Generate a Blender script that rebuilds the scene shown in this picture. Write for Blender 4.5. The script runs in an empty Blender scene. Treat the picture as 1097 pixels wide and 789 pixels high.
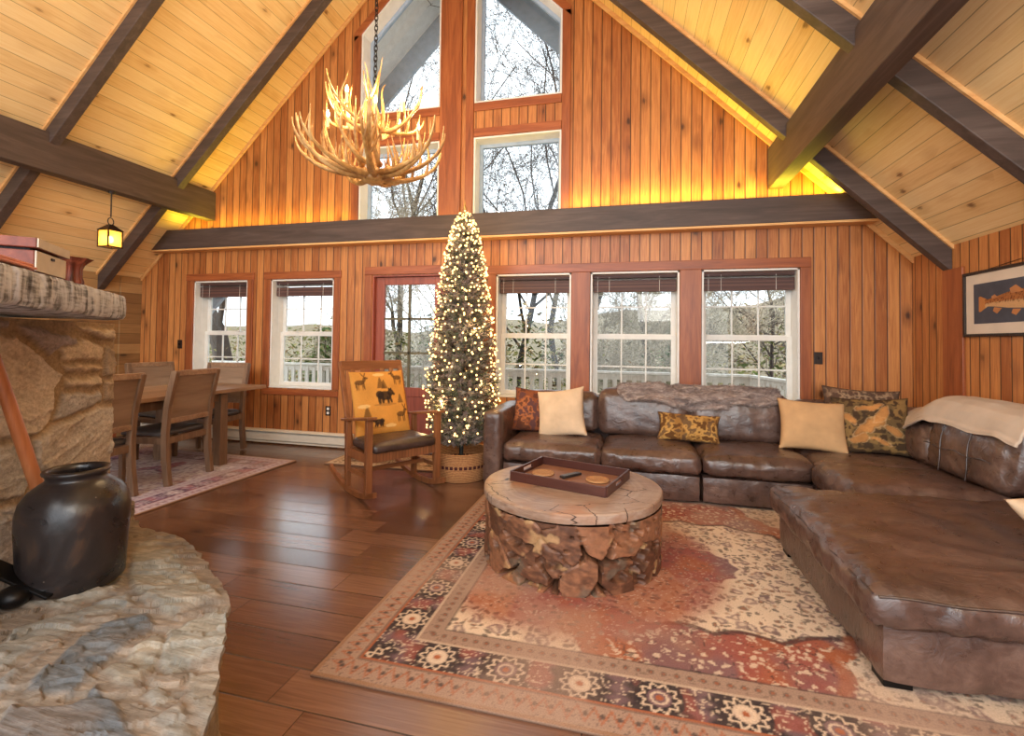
import bpy, bmesh, math, random
import numpy as np
from mathutils import Vector, Matrix, Euler
random.seed(7)
RND = random.Random(11)
scene = bpy.context.scene
COL = scene.collection
R = math.radians

# ------------------------------------------------------------------ camera
FOC, CY, ZC = 506.56, 354.78, 1.35
def cam_axes(yaw, pitch, roll):
    c, s = math.cos(yaw), math.sin(yaw)
    r = Vector((c, s, 0)); f = Vector((-s, c, 0)); u = Vector((0, 0, 1))
    f2 = f*math.cos(pitch)+u*math.sin(pitch); u2 = u*math.cos(pitch)-f*math.sin(pitch)
    r3 = r*math.cos(roll)+u2*math.sin(roll); u3 = u2*math.cos(roll)-r*math.sin(roll)
    return r3, u3, f2
cr, cu, cf = cam_axes(R(13.925), R(1.338), R(.728))
cd = bpy.data.cameras.new('camera'); cam = bpy.data.objects.new('camera', cd); COL.objects.link(cam)
cam.matrix_world = Matrix(((cr.x, cu.x, -cf.x, 0), (cr.y, cu.y, -cf.y, 0), (cr.z, cu.z, -cf.z, ZC), (0, 0, 0, 1)))
cd.sensor_width = 36; cd.lens = FOC/1097*36; cd.shift_y = -(394.5-CY)/1097; cd.clip_start = .05; cd.clip_end = 300
scene.camera = cam

# ------------------------------------------------------------------ world, light, exposure
scene.view_settings.view_transform = 'Standard'; scene.view_settings.look = 'None'
scene.view_settings.gamma = 1; scene.view_settings.use_curve_mapping = False
scene.view_settings.exposure = EXPOSURE = 0.58
scene.cycles.use_denoising = True
scene.cycles.max_bounces = 10; scene.cycles.diffuse_bounces = 5; scene.cycles.transparent_max_bounces = 16
scene.cycles.sample_clamp_indirect = 6
w = bpy.data.worlds.new('overcast_sky'); scene.world = w; w.use_nodes = True
bg = w.node_tree.nodes['Background']; bg.inputs[0].default_value = (.86, .93, 1.0, 1); bg.inputs[1].default_value = 2.2
def area(name, loc, target, sx, sy, power, col):
    l = bpy.data.lights.new(name, 'AREA'); l.shape = 'RECTANGLE'; l.size = sx; l.size_y = sy; l.energy = power; l.color = col
    o = bpy.data.objects.new(name, l); COL.objects.link(o); o.location = loc
    o.rotation_euler = (Vector(target)-Vector(loc)).to_track_quat('-Z', 'Y').to_euler(); return o
def point(name, loc, power, col, rad=.03):
    l = bpy.data.lights.new(name, 'POINT'); l.energy = power; l.color = col; l.shadow_soft_size = rad
    o = bpy.data.objects.new(name, l); COL.objects.link(o); o.location = loc; return o
# area fills added out of view behind the camera to brighten the room
area('room_fill_light', (-2.2, -1.6, 3.4), (-1.9, 3.4, 1.6), 2.4, 1.6, 70, (1, .95, .88))
area('room_fill_light', (1.0, -1.4, 2.5), (.6, 3.6, 1.2), 1.6, 1.2, 50, (1, .95, .88))
area('ceiling_fill_light', (2.0, -.4, 1.4), (1.95, -.3, 3.0), 1.0, .6, 45, (1, .96, .92))  # unseen upward fill, added to lift the dark right-hand ceiling
area('room_fill_light', (-5.0, -.4, 2.6), (-5.0, 3.6, 1.2), 1.4, 1.2, 22, (1, .95, .88))

# ------------------------------------------------------------------ helpers: mesh
class MB:
    def __init__(s): s.v = []; s.f = []; s.c = None
    def add(s, vs, fs, M=None):
        b = len(s.v)
        for p in vs:
            p = Vector(p); s.v.append(tuple(M @ p) if M else tuple(p))
        s.f += [tuple(i+b for i in f) for f in fs]; return s
    def box(s, x0, x1, y0, y1, z0, z1, M=None):
        return s.add([(x0,y0,z0),(x1,y0,z0),(x1,y1,z0),(x0,y1,z0),(x0,y0,z1),(x1,y0,z1),(x1,y1,z1),(x0,y1,z1)],
            [(3,2,1,0),(4,5,6,7),(0,1,5,4),(1,2,6,5),(2,3,7,6),(3,0,4,7)], M)
    def prism(s, poly, a0, a1, axis='y', M=None):
        n = len(poly)
        def P(p, a):
            return (p[0], a, p[1]) if axis == 'y' else (a, p[0], p[1]) if axis == 'x' else (p[0], p[1], a)
        vs = [P(p, a0) for p in poly]+[P(p, a1) for p in poly]
        fs = [tuple(range(n))[::-1], tuple(range(n, 2*n))]+[(i, (i+1) % n, n+(i+1) % n, n+i) for i in range(n)]
        return s.add(vs, fs, M)
    def beam(s, p, q, w, h, up=(0,0,1), w2=None, h2=None):
        p = Vector(p); q = Vector(q); d = (q-p).normalized(); u = Vector(up); x = d.cross(u).normalized(); u = x.cross(d)
        w2 = w if w2 is None else w2; h2 = h if h2 is None else h2
        vs = []
        for c, ww, hh in ((p, w, h), (q, w2, h2)):
            for a, b in ((-1,-1),(1,-1),(1,1),(-1,1)): vs.append(c+x*a*ww/2+u*b*hh/2)
        return s.add(vs, [(3,2,1,0),(4,5,6,7),(0,1,5,4),(1,2,6,5),(2,3,7,6),(3,0,4,7)])
    def tube(s, pts, rad, n=8, caps=True, M=None):
        pts = [Vector(p) for p in pts]; m = len(pts)
        if not hasattr(rad, '__len__'): rad = [rad]*m
        t0 = (pts[1]-pts[0]).normalized(); a = Vector((0,0,1)) if abs(t0.z) < .9 else Vector((1,0,0))
        x = t0.cross(a).normalized(); vs = []
        for i, p in enumerate(pts):
            t = (pts[min(i+1, m-1)]-pts[max(i-1, 0)]).normalized()
            x = (x-t*x.dot(t)).normalized(); y = t.cross(x)
            for k in range(n):
                an = 2*math.pi*k/n; vs.append(p+(x*math.cos(an)+y*math.sin(an))*rad[i])
        fs = [(i*n+k, i*n+(k+1) % n, (i+1)*n+(k+1) % n, (i+1)*n+k) for i in range(m-1) for k in range(n)]
        if caps: fs += [tuple(range(n))[::-1], tuple((m-1)*n+k for k in range(n))]
        return s.add(vs, fs, M)
    def lathe(s, prof, n=32, c=(0,0,0), M=None, fn=None):
        vs = []
        for r, z in prof:
            for k in range(n):
                a = 2*math.pi*k/n; rr = r if fn is None else fn(r, z, a); vs.append((c[0]+rr*math.cos(a), c[1]+rr*math.sin(a), c[2]+z))
        m = len(prof); fs = [(i*n+k, i*n+(k+1) % n, (i+1)*n+(k+1) % n, (i+1)*n+k) for i in range(m-1) for k in range(n)]
        if prof[0][0] > 1e-5: fs.append(tuple(range(n))[::-1])
        if prof[-1][0] > 1e-5: fs.append(tuple((m-1)*n+k for k in range(n)))
        return s.add(vs, fs, M)
    def ball(s, c, r, n=8, m=6, sc=(1,1,1)):
        prof = [(max(1e-6, r*math.sin(math.pi*i/m)), -r*math.cos(math.pi*i/m)) for i in range(m+1)]
        return s.lathe(prof, n, c, None) if sc == (1,1,1) else s.lathe(prof, n, (0,0,0), Matrix.Translation(c) @ Matrix.Diagonal((*sc, 1)))
    def grid(s, P, closed_u=False):
        nu, nv = len(P), len(P[0]); vs = [p for row in P for p in row]
        fs = [(i*nv+j, i*nv+j+1, ((i+1) % nu)*nv+j+1, ((i+1) % nu)*nv+j) for i in range(nu if closed_u else nu-1) for j in range(nv-1)]
        return s.add(vs, fs)

def mesh_from(name, vs, fs, cols=None):
    me = bpy.data.meshes.new(name); me.from_pydata(vs, [], fs); me.update()
    if cols is not None:
        at = me.color_attributes.new('Col', 'FLOAT_COLOR', 'POINT')
        c = np.ones((len(vs), 4), np.float32); c[:, :3] = cols
        at.data.foreach_set('color', c.ravel())
    return me
def ob(name, mb, m, parent=None, bevel=0, smooth=35, loc=None, rot=None, cols=None, seg=2, fix=True):
    me = mb if isinstance(mb, bpy.types.Mesh) else mesh_from(name, mb.v, mb.f, cols)
    if fix:
        b = bmesh.new(); b.from_mesh(me); bmesh.ops.recalc_face_normals(b, faces=b.faces); b.to_mesh(me); b.free()
    me.materials.clear(); me.materials.append(m)
    if smooth:
        me.shade_smooth(); me.set_sharp_from_angle(angle=R(smooth))
    o = bpy.data.objects.new(name, me); COL.objects.link(o)
    if loc: o.location = loc
    if rot: o.rotation_euler = rot
    if parent: o.parent = parent
    if bevel:
        bv = o.modifiers.new('edge', 'BEVEL'); bv.width = bevel; bv.segments = seg; bv.limit_method = 'ANGLE'; bv.angle_limit = R(40)
        bv.harden_normals = False
    return o
def tag(o, label, cat, group=None):
    o['label'] = label; o['category'] = cat
    if group: o['group'] = group
    return o
def thing(name, label, cat, loc=(0,0,0), rot=0, group=None):
    o = bpy.data.objects.new(name, None); COL.objects.link(o); o.location = loc
    o.rotation_euler = rot if hasattr(rot, '__len__') else (0, 0, rot); o.empty_display_size = .1
    return tag(o, label, cat, group)
def struct(name, mb, m, **k):
    o = ob(name, mb, m, **k); o['kind'] = 'structure'; return o
def stuff(o): o['kind'] = 'stuff'; return o
def copy_tree(o, parent=None):
    c = o.copy(); COL.objects.link(c)
    if parent: c.parent = parent
    for ch in [x for x in COL.objects if x.parent == o]: copy_tree(ch, c)
    return c

# ------------------------------------------------------------------ helpers: numeric noise
def _h(ix, iy, seed):
    n = (ix.astype(np.int64)*374761393+iy.astype(np.int64)*668265263+seed*974711) & 0xffffffff
    n = ((n ^ (n >> 13))*1274126177) & 0xffffffff
    n = ((n ^ (n >> 16))*2246822519) & 0xffffffff
    return ((n ^ (n >> 15)) & 0xffffff)/float(0xffffff)
def vn(x, y, seed=0):
    x = np.asarray(x, float); y = np.asarray(y, float); ix = np.floor(x); iy = np.floor(y); fx = x-ix; fy = y-iy
    fx = fx*fx*(3-2*fx); fy = fy*fy*(3-2*fy)
    return (_h(ix,iy,seed)*(1-fx)+_h(ix+1,iy,seed)*fx)*(1-fy)+(_h(ix,iy+1,seed)*(1-fx)+_h(ix+1,iy+1,seed)*fx)*fy
def fbm(x, y, seed=0, o=4):
    r = 0; a = .5; t = 0
    for i in range(o): r = r+a*vn(x*2**i, y*2**i, seed+i*17); t += a; a *= .5
    return r/t
def cells(x, y, seed=0, jit=.8):   # distance to nearest cell point and that cell's random value
    ix = np.floor(x); iy = np.floor(y); best = np.full(np.shape(x), 9.); val = np.zeros(np.shape(x))
    for dx in (-1,0,1):
        for dy in (-1,0,1):
            cx = ix+dx; cy = iy+dy
            px = cx+.5+jit*(_h(cx,cy,seed)-.5); py = cy+.5+jit*(_h(cx,cy,seed+5)-.5)
            d = np.hypot(x-px, y-py); m = d < best; best = np.where(m, d, best); val = np.where(m, _h(cx,cy,seed+9), val)
    return best, val
def S(e0, e1, x):
    t = np.clip((x-e0)/(e1-e0), 0, 1); return t*t*(3-2*t)
def lin(c):
    c = np.asarray(c, float)/255; return np.where(c <= .04045, c/12.92, ((c+.055)/1.055)**2.4)
def lc(*c):
    return tuple(float(x) for x in lin(c))+(1,)
def mixa(a, b, t):
    t = np.asarray(t)[..., None]; return a*(1-t)+b*t

# ------------------------------------------------------------------ helpers: materials
class NT:
    def __init__(s, name):
        s.m = bpy.data.materials.new(name); s.m.use_nodes = True; s.t = s.m.node_tree; s.b = s.t.nodes['Principled BSDF']
        s.out = s.t.nodes['Material Output']
    def n(s, ty, ins=None, **p):
        nd = s.t.nodes.new(ty)
        for k, v in p.items(): setattr(nd, k, v)
        for k, v in (ins or {}).items():
            if v is None: continue
            if isinstance(v, bpy.types.NodeSocket): s.t.links.new(v, nd.inputs[k])
            else: nd.inputs[k].default_value = v
        return nd
    def ma(s, op, a, b=None, c=None, clamp=False):
        nd = s.n('ShaderNodeMath', {0: a, 1: b, 2: c}, operation=op, use_clamp=clamp); return nd.outputs[0]
    def mix(s, f, a, b, mode='MIX'):
        nd = s.n('ShaderNodeMix', {0: f, 6: a, 7: b}, data_type='RGBA', blend_type=mode); return nd.outputs[2]
    def ramp(s, f, stops):
        nd = s.n('ShaderNodeValToRGB', {0: f}); e = nd.color_ramp.elements
        while len(e) < len(stops): e.new(.5)
        for i, (p, c) in enumerate(stops): e[i].position = p; e[i].color = c
        return nd.outputs[0]
    def rng(s, v, a, b, c=0, d=1):
        return s.n('ShaderNodeMapRange', {0: v, 1: a, 2: b, 3: c, 4: d}).outputs[0]
    def noise(s, vec, scale, detail=4, rough=.5, dist=0):
        return s.n('ShaderNodeTexNoise', {'Vector': vec, 'Scale': scale, 'Detail': detail, 'Roughness': rough, 'Distortion': dist}).outputs[0]
    def coord(s, kind='Object'): return s.n('ShaderNodeTexCoord').outputs[kind]
    def mapv(s, vec, scale=(1,1,1), rot=(0,0,0), loc=(0,0,0)):
        return s.n('ShaderNodeMapping', {0: vec, 1: loc, 2: rot, 3: scale}).outputs[0]
    def sep(s, v): return s.n('ShaderNodeSeparateXYZ', {0: v}).outputs
    def com(s, x=0, y=0, z=0): return s.n('ShaderNodeCombineXYZ', {0: x, 1: y, 2: z}).outputs[0]
    def white(s, vec): return s.n('ShaderNodeTexWhiteNoise', {'Vector': vec}, noise_dimensions='3D')
    def bump(s, h, st=.3, d=.01):
        nd = s.n('ShaderNodeBump', {'Strength': st, 'Distance': d, 'Height': h}); s.t.links.new(nd.outputs[0], s.b.inputs['Normal']); s.t.links.new(nd.outputs[0], s.b.inputs['Coat Normal'])
    def set(s, color=None, rough=None, metal=None, spec=None, **k):
        for key, v in (('Base Color', color), ('Roughness', rough), ('Metallic', metal), ('Specular IOR Level', spec), *k.items()):
            if v is None: continue
            if isinstance(v, bpy.types.NodeSocket): s.t.links.new(v, s.b.inputs[key])
            else: s.b.inputs[key].default_value = v
        return s.m

def plain(name, c, rough=.5, metal=0, var=.12, scale=12, bump=0, spec=None, kind='Object'):
    N = NT(name); v = N.noise(N.coord(kind), scale, 5)
    d = tuple(x*(1-var*2) for x in c[:3])+(1,); e = tuple(min(1, x*(1+var*2)) for x in c[:3])+(1,)
    if bump: N.bump(v, bump, .01)
    return N.set(N.ramp(v, [(.25, d), (.75, e)]), rough, metal, spec)

def planks(name, across, along, width, cols, rough=.5, groove=.035, gdark=.35, length=None, knots=.5, coords='Object', grain=1., bump=.25, kscale=3.2, contrast=1., rw=.55, gloss=None):
    """boards: across/along are axis letters; 's' = sloped (x*sqrt2), 't' = x+y"""
    N = NT(name); co = N.coord(coords); x, y, z = N.sep(co)
    def ax(a):
        return {'x': lambda: x, 'y': lambda: y, 'z': lambda: z, 's': lambda: N.ma('MULTIPLY', x, 1.41421)}[a]()
    u = N.ma('DIVIDE', ax(across), width); v = ax(along)
    bid = N.ma('FLOOR', u); fr = N.ma('FRACT', u)
    r1 = N.white(N.com(bid, 3.7, 1.3)).outputs[0]
    vv = N.ma('ADD', v, N.ma('MULTIPLY', r1, 37.0))
    joint = None
    if length:
        q = N.ma('DIVIDE', vv, length); pid = N.ma('FLOOR', q); pf = N.ma('FRACT', q)
        r1 = N.white(N.com(bid, pid, 5.1)).outputs[0]
        vv = N.ma('ADD', vv, N.ma('MULTIPLY', r1, 17.0))
        joint = N.ma('LESS_THAN', pf, .004/length*1.0)
    gv = N.com(N.ma('MULTIPLY', u, width*26), N.ma('MULTIPLY', vv, 1.3), N.ma('MULTIPLY', bid, 2.13))
    g = N.noise(gv, 2.2, 6, .6, .8*grain)
    gf = N.noise(N.com(N.ma('MULTIPLY', u, width*140), N.ma('MULTIPLY', vv, 2.2), bid), 1.0, 3, .6)
    tone = N.ma('ADD', N.ma('MULTIPLY', r1, rw), N.ma('ADD', N.ma('MULTIPLY', g, (1.1-rw)*contrast), N.ma('MULTIPLY', gf, .18)))
    c = N.ramp(N.rng(tone, .15, 1.05), [(0, cols[0]), (.5, cols[1]), (1, cols[2])])
    if knots:
        kv = N.com(N.ma('MULTIPLY', u, width*kscale), N.ma('MULTIPLY', vv, kscale*.62), N.ma('MULTIPLY', bid, 4.7))
        vo = N.n('ShaderNodeTexVoronoi', {'Vector': kv, 'Scale': 1.6, 'Randomness': 1.0}); kd = N.ma('ADD', vo.outputs[0], N.ma('MULTIPLY', N.ma('SUBTRACT', g, .5), .3))
        keep = N.ma('GREATER_THAN', N.sep(vo.outputs[1])[0], 1-knots)
        k1 = N.ma('MULTIPLY', N.rng(kd, .155, .06), keep, clamp=True); k2 = N.ma('MULTIPLY', N.rng(kd, .48, .08), keep, clamp=True)
        c = N.mix(N.ma('MULTIPLY', k2, .55), c, cols[0]); c = N.mix(N.ma('MULTIPLY', k1, .8), c, cols[3])
    e = N.ma('MINIMUM', fr, N.ma('SUBTRACT', 1.0, fr)); gm = N.rng(e, groove*.35, groove, 1, 0)
    if joint is not None: gm = N.ma('MAXIMUM', gm, joint)
    c = N.mix(N.ma('MULTIPLY', gm, 1-gdark), c, tuple(k*.25 for k in cols[0][:3])+(1,))
    N.bump(N.ma('ADD', N.ma('MULTIPLY', gm, -1.0), N.ma('MULTIPLY', gf, .12)), bump, .008)
    rr = rough if isinstance(rough, (int, float)) else N.rng(gf, .2, .8, rough[0], rough[1])
    return N.set(c, rr, **(gloss or {}))

def solid_wood(name, c0, c1, c2, rough=.45, scale=1., axis='x', coords='Object', bump=.1):
    N = NT(name); sc = {'x': (1.2, 14, 14), 'y': (14, 1.2, 14), 'z': (14, 14, 1.2)}[axis]
    co = N.mapv(N.coord(coords), tuple(k*scale for k in sc)); g = N.noise(co, 1.0, 6, .6, .9); g2 = N.noise(N.mapv(co, (5,5,5)), 1.0, 3)
    t = N.ma('ADD', N.ma('MULTIPLY', g, .8), N.ma('MULTIPLY', g2, .2))
    N.bump(t, bump, .006)
    return N.set(N.ramp(t, [(.28, c0), (.5, c1), (.72, c2)]), rough)

def attr_mat(name, rough=.8, noise=.2, nscale=60, bump=.2, spec=.3, dist=.004):
    N = NT(name); a = N.n('ShaderNodeAttribute', attribute_name='Col').outputs[0]
    v = N.noise(N.coord(), nscale, 4); f = N.rng(v, .2, .8, 1-noise, 1+noise)
    c = N.mix(1.0, a, N.com(f, f, f), 'MULTIPLY')
    N.bump(v, bump, dist)
    return N.set(c, rough, spec=spec)

def leather(name, c0, c1, c2, rough=(.30, .5), scale=1.):
    N = NT(name); co = N.coord(); big = N.noise(co, 3.5*scale, 5, .6, .6); mid = N.noise(co, 16*scale, 5, .65, .4)
    fine = N.n('ShaderNodeTexVoronoi', {'Vector': co, 'Scale': 240*scale}).outputs[0]
    wr = N.noise(N.mapv(co, (4, 9, 6)), 2.2, 4, .55, 1.6)
    t = N.ma('ADD', N.ma('MULTIPLY', big, .6), N.ma('MULTIPLY', mid, .4))
    h = N.ma('ADD', N.ma('MULTIPLY', wr, 1.0), N.ma('ADD', N.ma('MULTIPLY', mid, .12), N.ma('MULTIPLY', fine, .05)))
    N.bump(h, .38, .012)
    return N.set(N.ramp(t, [(.3, c0), (.52, c1), (.75, c2)]), N.rng(mid, .3, .7, *rough), spec=.6, **{'Coat Weight': .25, 'Coat Roughness': .22})

def emit(name, c, strength):
    N = NT(name); N.set(c, .5); N.b.inputs['Emission Color'].default_value = c; N.b.inputs['Emission Strength'].default_value = strength; return N.m

M = {}
M['wall'] = planks('knotty_pine_wall', 'x', 'z', .104, [lc(92,46,22), lc(158,92,46), lc(204,138,78), lc(44,22,12)], rough=.42, groove=.075, gdark=.12, knots=.42, kscale=3.4, rw=.36, contrast=1.35)
M['wall_side'] = planks('knotty_pine_side_wall', 'y', 'z', .104, [lc(92,46,22), lc(158,92,46), lc(204,138,78), lc(44,22,12)], rough=.42, groove=.075, gdark=.12, knots=.42, kscale=3.4, rw=.36, contrast=1.35)
M['barn'] = planks('weathered_wall_planks', 'z', 'y', .14, [lc(96,66,38), lc(146,108,66), lc(178,140,92), lc(60,40,24)], rough=.7, groove=.03, knots=.4, length=1.7)
M['ceil'] = planks('pale_pine_ceiling', 's', 'y', .135, [lc(206,158,100), lc(234,198,140), lc(245,218,166), lc(100,58,30)], rough=.5, groove=.028, gdark=.35, knots=.42, kscale=3.6, contrast=1.2, rw=.34)
M['beam'] = solid_wood('dark_stained_beam', lc(58,46,42), lc(78,63,57), lc(98,82,75), rough=.55, axis='x')
M['beam_y'] = solid_wood('dark_stained_purlin', lc(58,46,42), lc(78,63,57), lc(98,82,75), rough=.55, axis='y')
M['floor'] = planks('walnut_plank_floor', 'y', 'x', .19, [lc(62,40,32), lc(104,72,57), lc(144,108,88), lc(36,20,14)], rough=(.15, .28), groove=.024, gdark=.12, length=1.15, knots=.25, bump=.3, rw=.42, gloss={'Coat Weight': .55, 'Coat Roughness': .2, 'Coat IOR': 1.7})
M['trim'] = solid_wood('red_stained_trim', lc(112,54,28), lc(150,80,42), lc(180,104,58), rough=.4, axis='x')
M['trim_z'] = solid_wood('red_stained_post', lc(108,54,28), lc(148,80,42), lc(176,104,58), rough=.4, axis='z')
M['door'] = solid_wood('red_brown_door', lc(112,50,36), lc(146,72,52), lc(164,88,64), rough=.4, axis='z')
M['pinetrim'] = solid_wood('pale_pine_moulding', lc(206,146,86), lc(226,174,112), lc(238,196,138), rough=.5, axis='x')
M['white'] = plain('white_painted_vinyl', lc(226,224,218), .4, var=.03)
M['heater'] = plain('cream_enamel', lc(216,206,190), .35, var=.03)
M['soffit'] = plain('grey_soffit', lc(232,236,240), .8, var=.04)
M['fascia'] = plain('blue_grey_fascia', lc(160,178,200), .7, var=.06)
M['deckgrey'] = solid_wood('weathered_grey_deck_wood', lc(190,184,172), lc(214,208,198), lc(232,228,218), rough=.8, axis='z')
M['black'] = plain('black_iron', lc(24,22,22), .4, .6, var=.1)
M['switch'] = plain('dark_bronze_plate', lc(40,26,20), .4, .2)
M['blind'] = planks('brown_woven_blind', 'z', 'x', .018, [lc(58,36,34), lc(86,58,54), lc(112,80,70), lc(40,26,24)], rough=.6, groove=.12, knots=0)
M['leather'] = leather('brown_worn_leather', lc(58,42,37), lc(92,69,60), lc(132,105,92), rough=(.24,.42))
M['leather_dark'] = leather('dark_seat_leather', lc(44,32,30), lc(66,50,46), lc(88,70,64))
M['glow'] = emit('warm_bulb', (1, .66, .26, 1), 14)
M['treebulb'] = emit('warm_tree_bulb', (1, .62, .22, 1), 2.4)
M['bounce_ground'] = plain('pale_bounce_ground', lc(186,182,174), .95, var=.1, scale=6)  # pale ground tone put in to bounce light up onto the ceilings
g = NT('clear_glass')
tr = g.n('ShaderNodeBsdfTransparent', {0: (.96, .98, .98, 1)}); gl = g.n('ShaderNodeBsdfGlossy', {'Color': (1,1,1,1), 'Roughness': .02})
fr = g.n('ShaderNodeFresnel', {'IOR': 1.3}); mx = g.n('ShaderNodeMixShader', {0: fr.outputs[0], 1: tr.outputs[0], 2: gl.outputs[0]})
g.t.links.new(mx.outputs[0], g.out.inputs['Surface']); M['glass'] = g.m
# ------------------------------------------------------------------ the room
XL, XR, YW, XM = -6.74, 2.6, 5.24, -2.065
def roofz(x): return 4.80-x if x > XM else 8.93+x
ZR = 6.865
struct('floor', MB().box(XL-.2, XR+.2, -3, YW+.2, -.06, 0), M['floor'], smooth=0)
struct('ceiling', MB().prism([(XR+.25, 1.95), (XM, ZR), (XM, ZR+.25), (XR+.25, 2.2)], -3, YW, 'y'), M['ceil'], smooth=0)
struct('ceiling', MB().prism([(XL-.25, 1.94), (XM, ZR), (XM, ZR+.25), (XL-.25, 2.19)], -3, YW, 'y'), M['ceil'], smooth=0)
struct('wall_right', MB().box(XR, XR+.2, -3, YW+.2, 0, 2.2), M['wall_side'], smooth=0)
struct('wall_left', MB().box(XL-.2, XL, -3, YW+.2, 0, 2.2), M['barn'], smooth=0)

WINS = [(-5.794,-4.92,.72,2.125), (-4.55,-3.62,.72,2.125), (-1.49,-.629,.72,2.125), (-.414,.51,.72,2.125), (.731,1.642,.72,2.125)]
DOOR = (-3.08,-2.14,0,2.15)
UP = [(-3.295,-2.225), (-1.79,-.755)]
def uptop(x): return roofz(x)-.43
holes = [(a,b,(lambda x,c=c: c),(lambda x,d=d: d)) for a,b,c,d in WINS+[DOOR]]
for a, b in UP:
    holes.append((a,b,(lambda x: 2.72),(lambda x: 3.75))); holes.append((a,b,(lambda x: 4.16),uptop))
xs = sorted({XL, XR, XM, *[h[0] for h in holes], *[h[1] for h in holes]})
wb = MB()
for a, b in zip(xs, xs[1:]):
    m = (a+b)/2; hs = sorted([h for h in holes if h[0] < m < h[1]], key=lambda h: h[2](m))
    lo = lambda x: 0.0
    for h in hs+[None]:
        hi = h[2] if h else roofz
        if hi(m)-lo(m) > .005: wb.prism([(a, lo(a)), (b, lo(b)), (b, hi(b)), (a, hi(a))], YW, YW+.21, 'y')
        if h: lo = h[3]
struct('wall_back', wb, M['wall'], smooth=0)

# sashes, jambs, glass
def frame_boxes(mb, x0, x1, z0, z1, y0, y1, w, top=None):
    mb.box(x0,x0+w,y0,y1,z0,z1); mb.box(x1-w,x1,y0,y1,z0,z1); mb.box(x0+w,x1-w,y0,y1,z0,z0+w); mb.box(x0+w,x1-w,y0,y1,z1-w,z1)
def window(n, x0, x1, z0, z1):
    r = bpy.data.objects.new('window_%d' % n, None); COL.objects.link(r); r['kind'] = 'structure'
    j = MB(); t = .018
    j.box(x0,x0+t,YW-.004,YW+.24,z0,z1); j.box(x1-t,x1,YW-.004,YW+.24,z0,z1); j.box(x0,x1,YW-.004,YW+.24,z1-t,z1); j.box(x0,x1,YW-.012,YW+.24,z0,z0+t)
    ob('window_jamb', j, M['white'], r, smooth=0)
    x0 += t; x1 -= t; z0 += t; z1 -= t; zm = 1.425
    for nm, a, b, y in (('upper_sash', zm-.02, z1, YW+.195), ('lower_sash', z0, zm+.02, YW+.16)):
        s = MB(); frame_boxes(s, x0, x1, a, b, y, y+.033, .05)
        gx0, gx1, ga, gb = x0+.05, x1-.05, a+.05, b-.05
        for k in (1, 2):
            xx = gx0+(gx1-gx0)*k/3; s.box(xx-.008,xx+.008,y+.008,y+.026,ga,gb)
        zz = (ga+gb)/2; s.box(gx0,gx1,y+.008,y+.026,zz-.008,zz+.008)
        so = ob(nm, s, M['white'], r, bevel=.003, smooth=0)
        ob('pane', MB().box(gx0-.005,gx1+.005,y+.015,y+.019,ga-.005,gb+.005), M['glass'], so, smooth=0)
    l = MB()
    for q in (.3, .7): l.box(x0+(x1-x0)*q-.02, x0+(x1-x0)*q+.02, YW+.145, YW+.165, zm+.02, zm+.032)
    ob('sash_lock', l, M['white'], r, smooth=0)
for i, wd in enumerate(WINS): window(i+1, *wd)
for i, (a, b) in enumerate(UP):
    for k, (lo, hi) in enumerate(((lambda x: 2.72, lambda x: 3.75), (lambda x: 4.16, uptop))):
        r = bpy.data.objects.new('window_%d' % (6+i*2+k), None); COL.objects.link(r); r['kind'] = 'structure'
        def ring(mb, w, y0, y1, o=0):
            A, B = a+o, b-o; L = lambda x: lo(x)+o; H = lambda x: hi(x)-o*(1.41 if k else 1)
            s = 1.41*w if k else w
            mb.prism([(A,L(A)),(A+w,L(A)),(A+w,H(A+w)),(A,H(A))], y0, y1); mb.prism([(B-w,L(B)),(B,L(B)),(B,H(B)),(B-w,H(B-w))], y0, y1)
            mb.prism([(A+w,L(A)),(B-w,L(B)),(B-w,L(B)+w),(A+w,L(A)+w)], y0, y1)
            mb.prism([(A+w,H(A+w)-s),(B-w,H(B-w)-s),(B-w,H(B-w)),(A+w,H(A+w))], y0, y1)
        j = MB(); ring(j, .02, YW-.004, YW+.235); ob('window_jamb', j, M['white'], r, smooth=0)
        f = MB(); ring(f, .04, YW+.17, YW+.215, .02); ob('window_frame', f, M['fascia'], r, smooth=0)
        A, B = a+.03, b-.03
        ob('pane', MB().prism([(A,lo(A)+.03),(B,lo(B)+.03),(B,hi(B)-.03),(A,hi(A)-.03)], YW+.19, YW+.194), M['glass'], r, smooth=0)

# door leaf with six lights
dr = bpy.data.objects.new('door_1', None); COL.objects.link(dr); dr['kind'] = 'structure'
dx0, dx1 = DOOR[0]+.02, DOOR[1]-.02; gx0, gx1, gz0, gz1 = dx0+.115, dx1-.115, .78, 2.035
d = MB(); y0, y1 = YW+.05, YW+.095
d.box(dx0,gx0,y0,y1,.01,2.13); d.box(gx1,dx1,y0,y1,.01,2.13); d.box(gx0,gx1,y0,y1,gz1,2.13); d.box(gx0,gx1,y0,y1,gz0-.11,gz0)
d.box(gx0,gx1,y0,y1,.01,.22); d.box(gx0,gx1,y0+.012,y1-.012,.22,gz0-.11)
ob('door_leaf', d, M['door'], dr, bevel=.006, smooth=0)
j = MB(); j.box(DOOR[0],dx0,YW,YW+.2,0,2.15); j.box(dx1,DOOR[1],YW,YW+.2,0,2.15); j.box(dx0,dx1,YW,YW+.2,2.132,2.15)
ob('door_jamb', j, M['door'], dr, smooth=0)
mu = MB(); xx = (gx0+gx1)/2; mu.box(xx-.014,xx+.014,y0+.008,y1-.008,gz0,gz1)
for k in (1,2):
    zz = gz0+(gz1-gz0)*k/3; mu.box(gx0,gx1,y0+.008,y1-.008,zz-.013,zz+.013)
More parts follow.
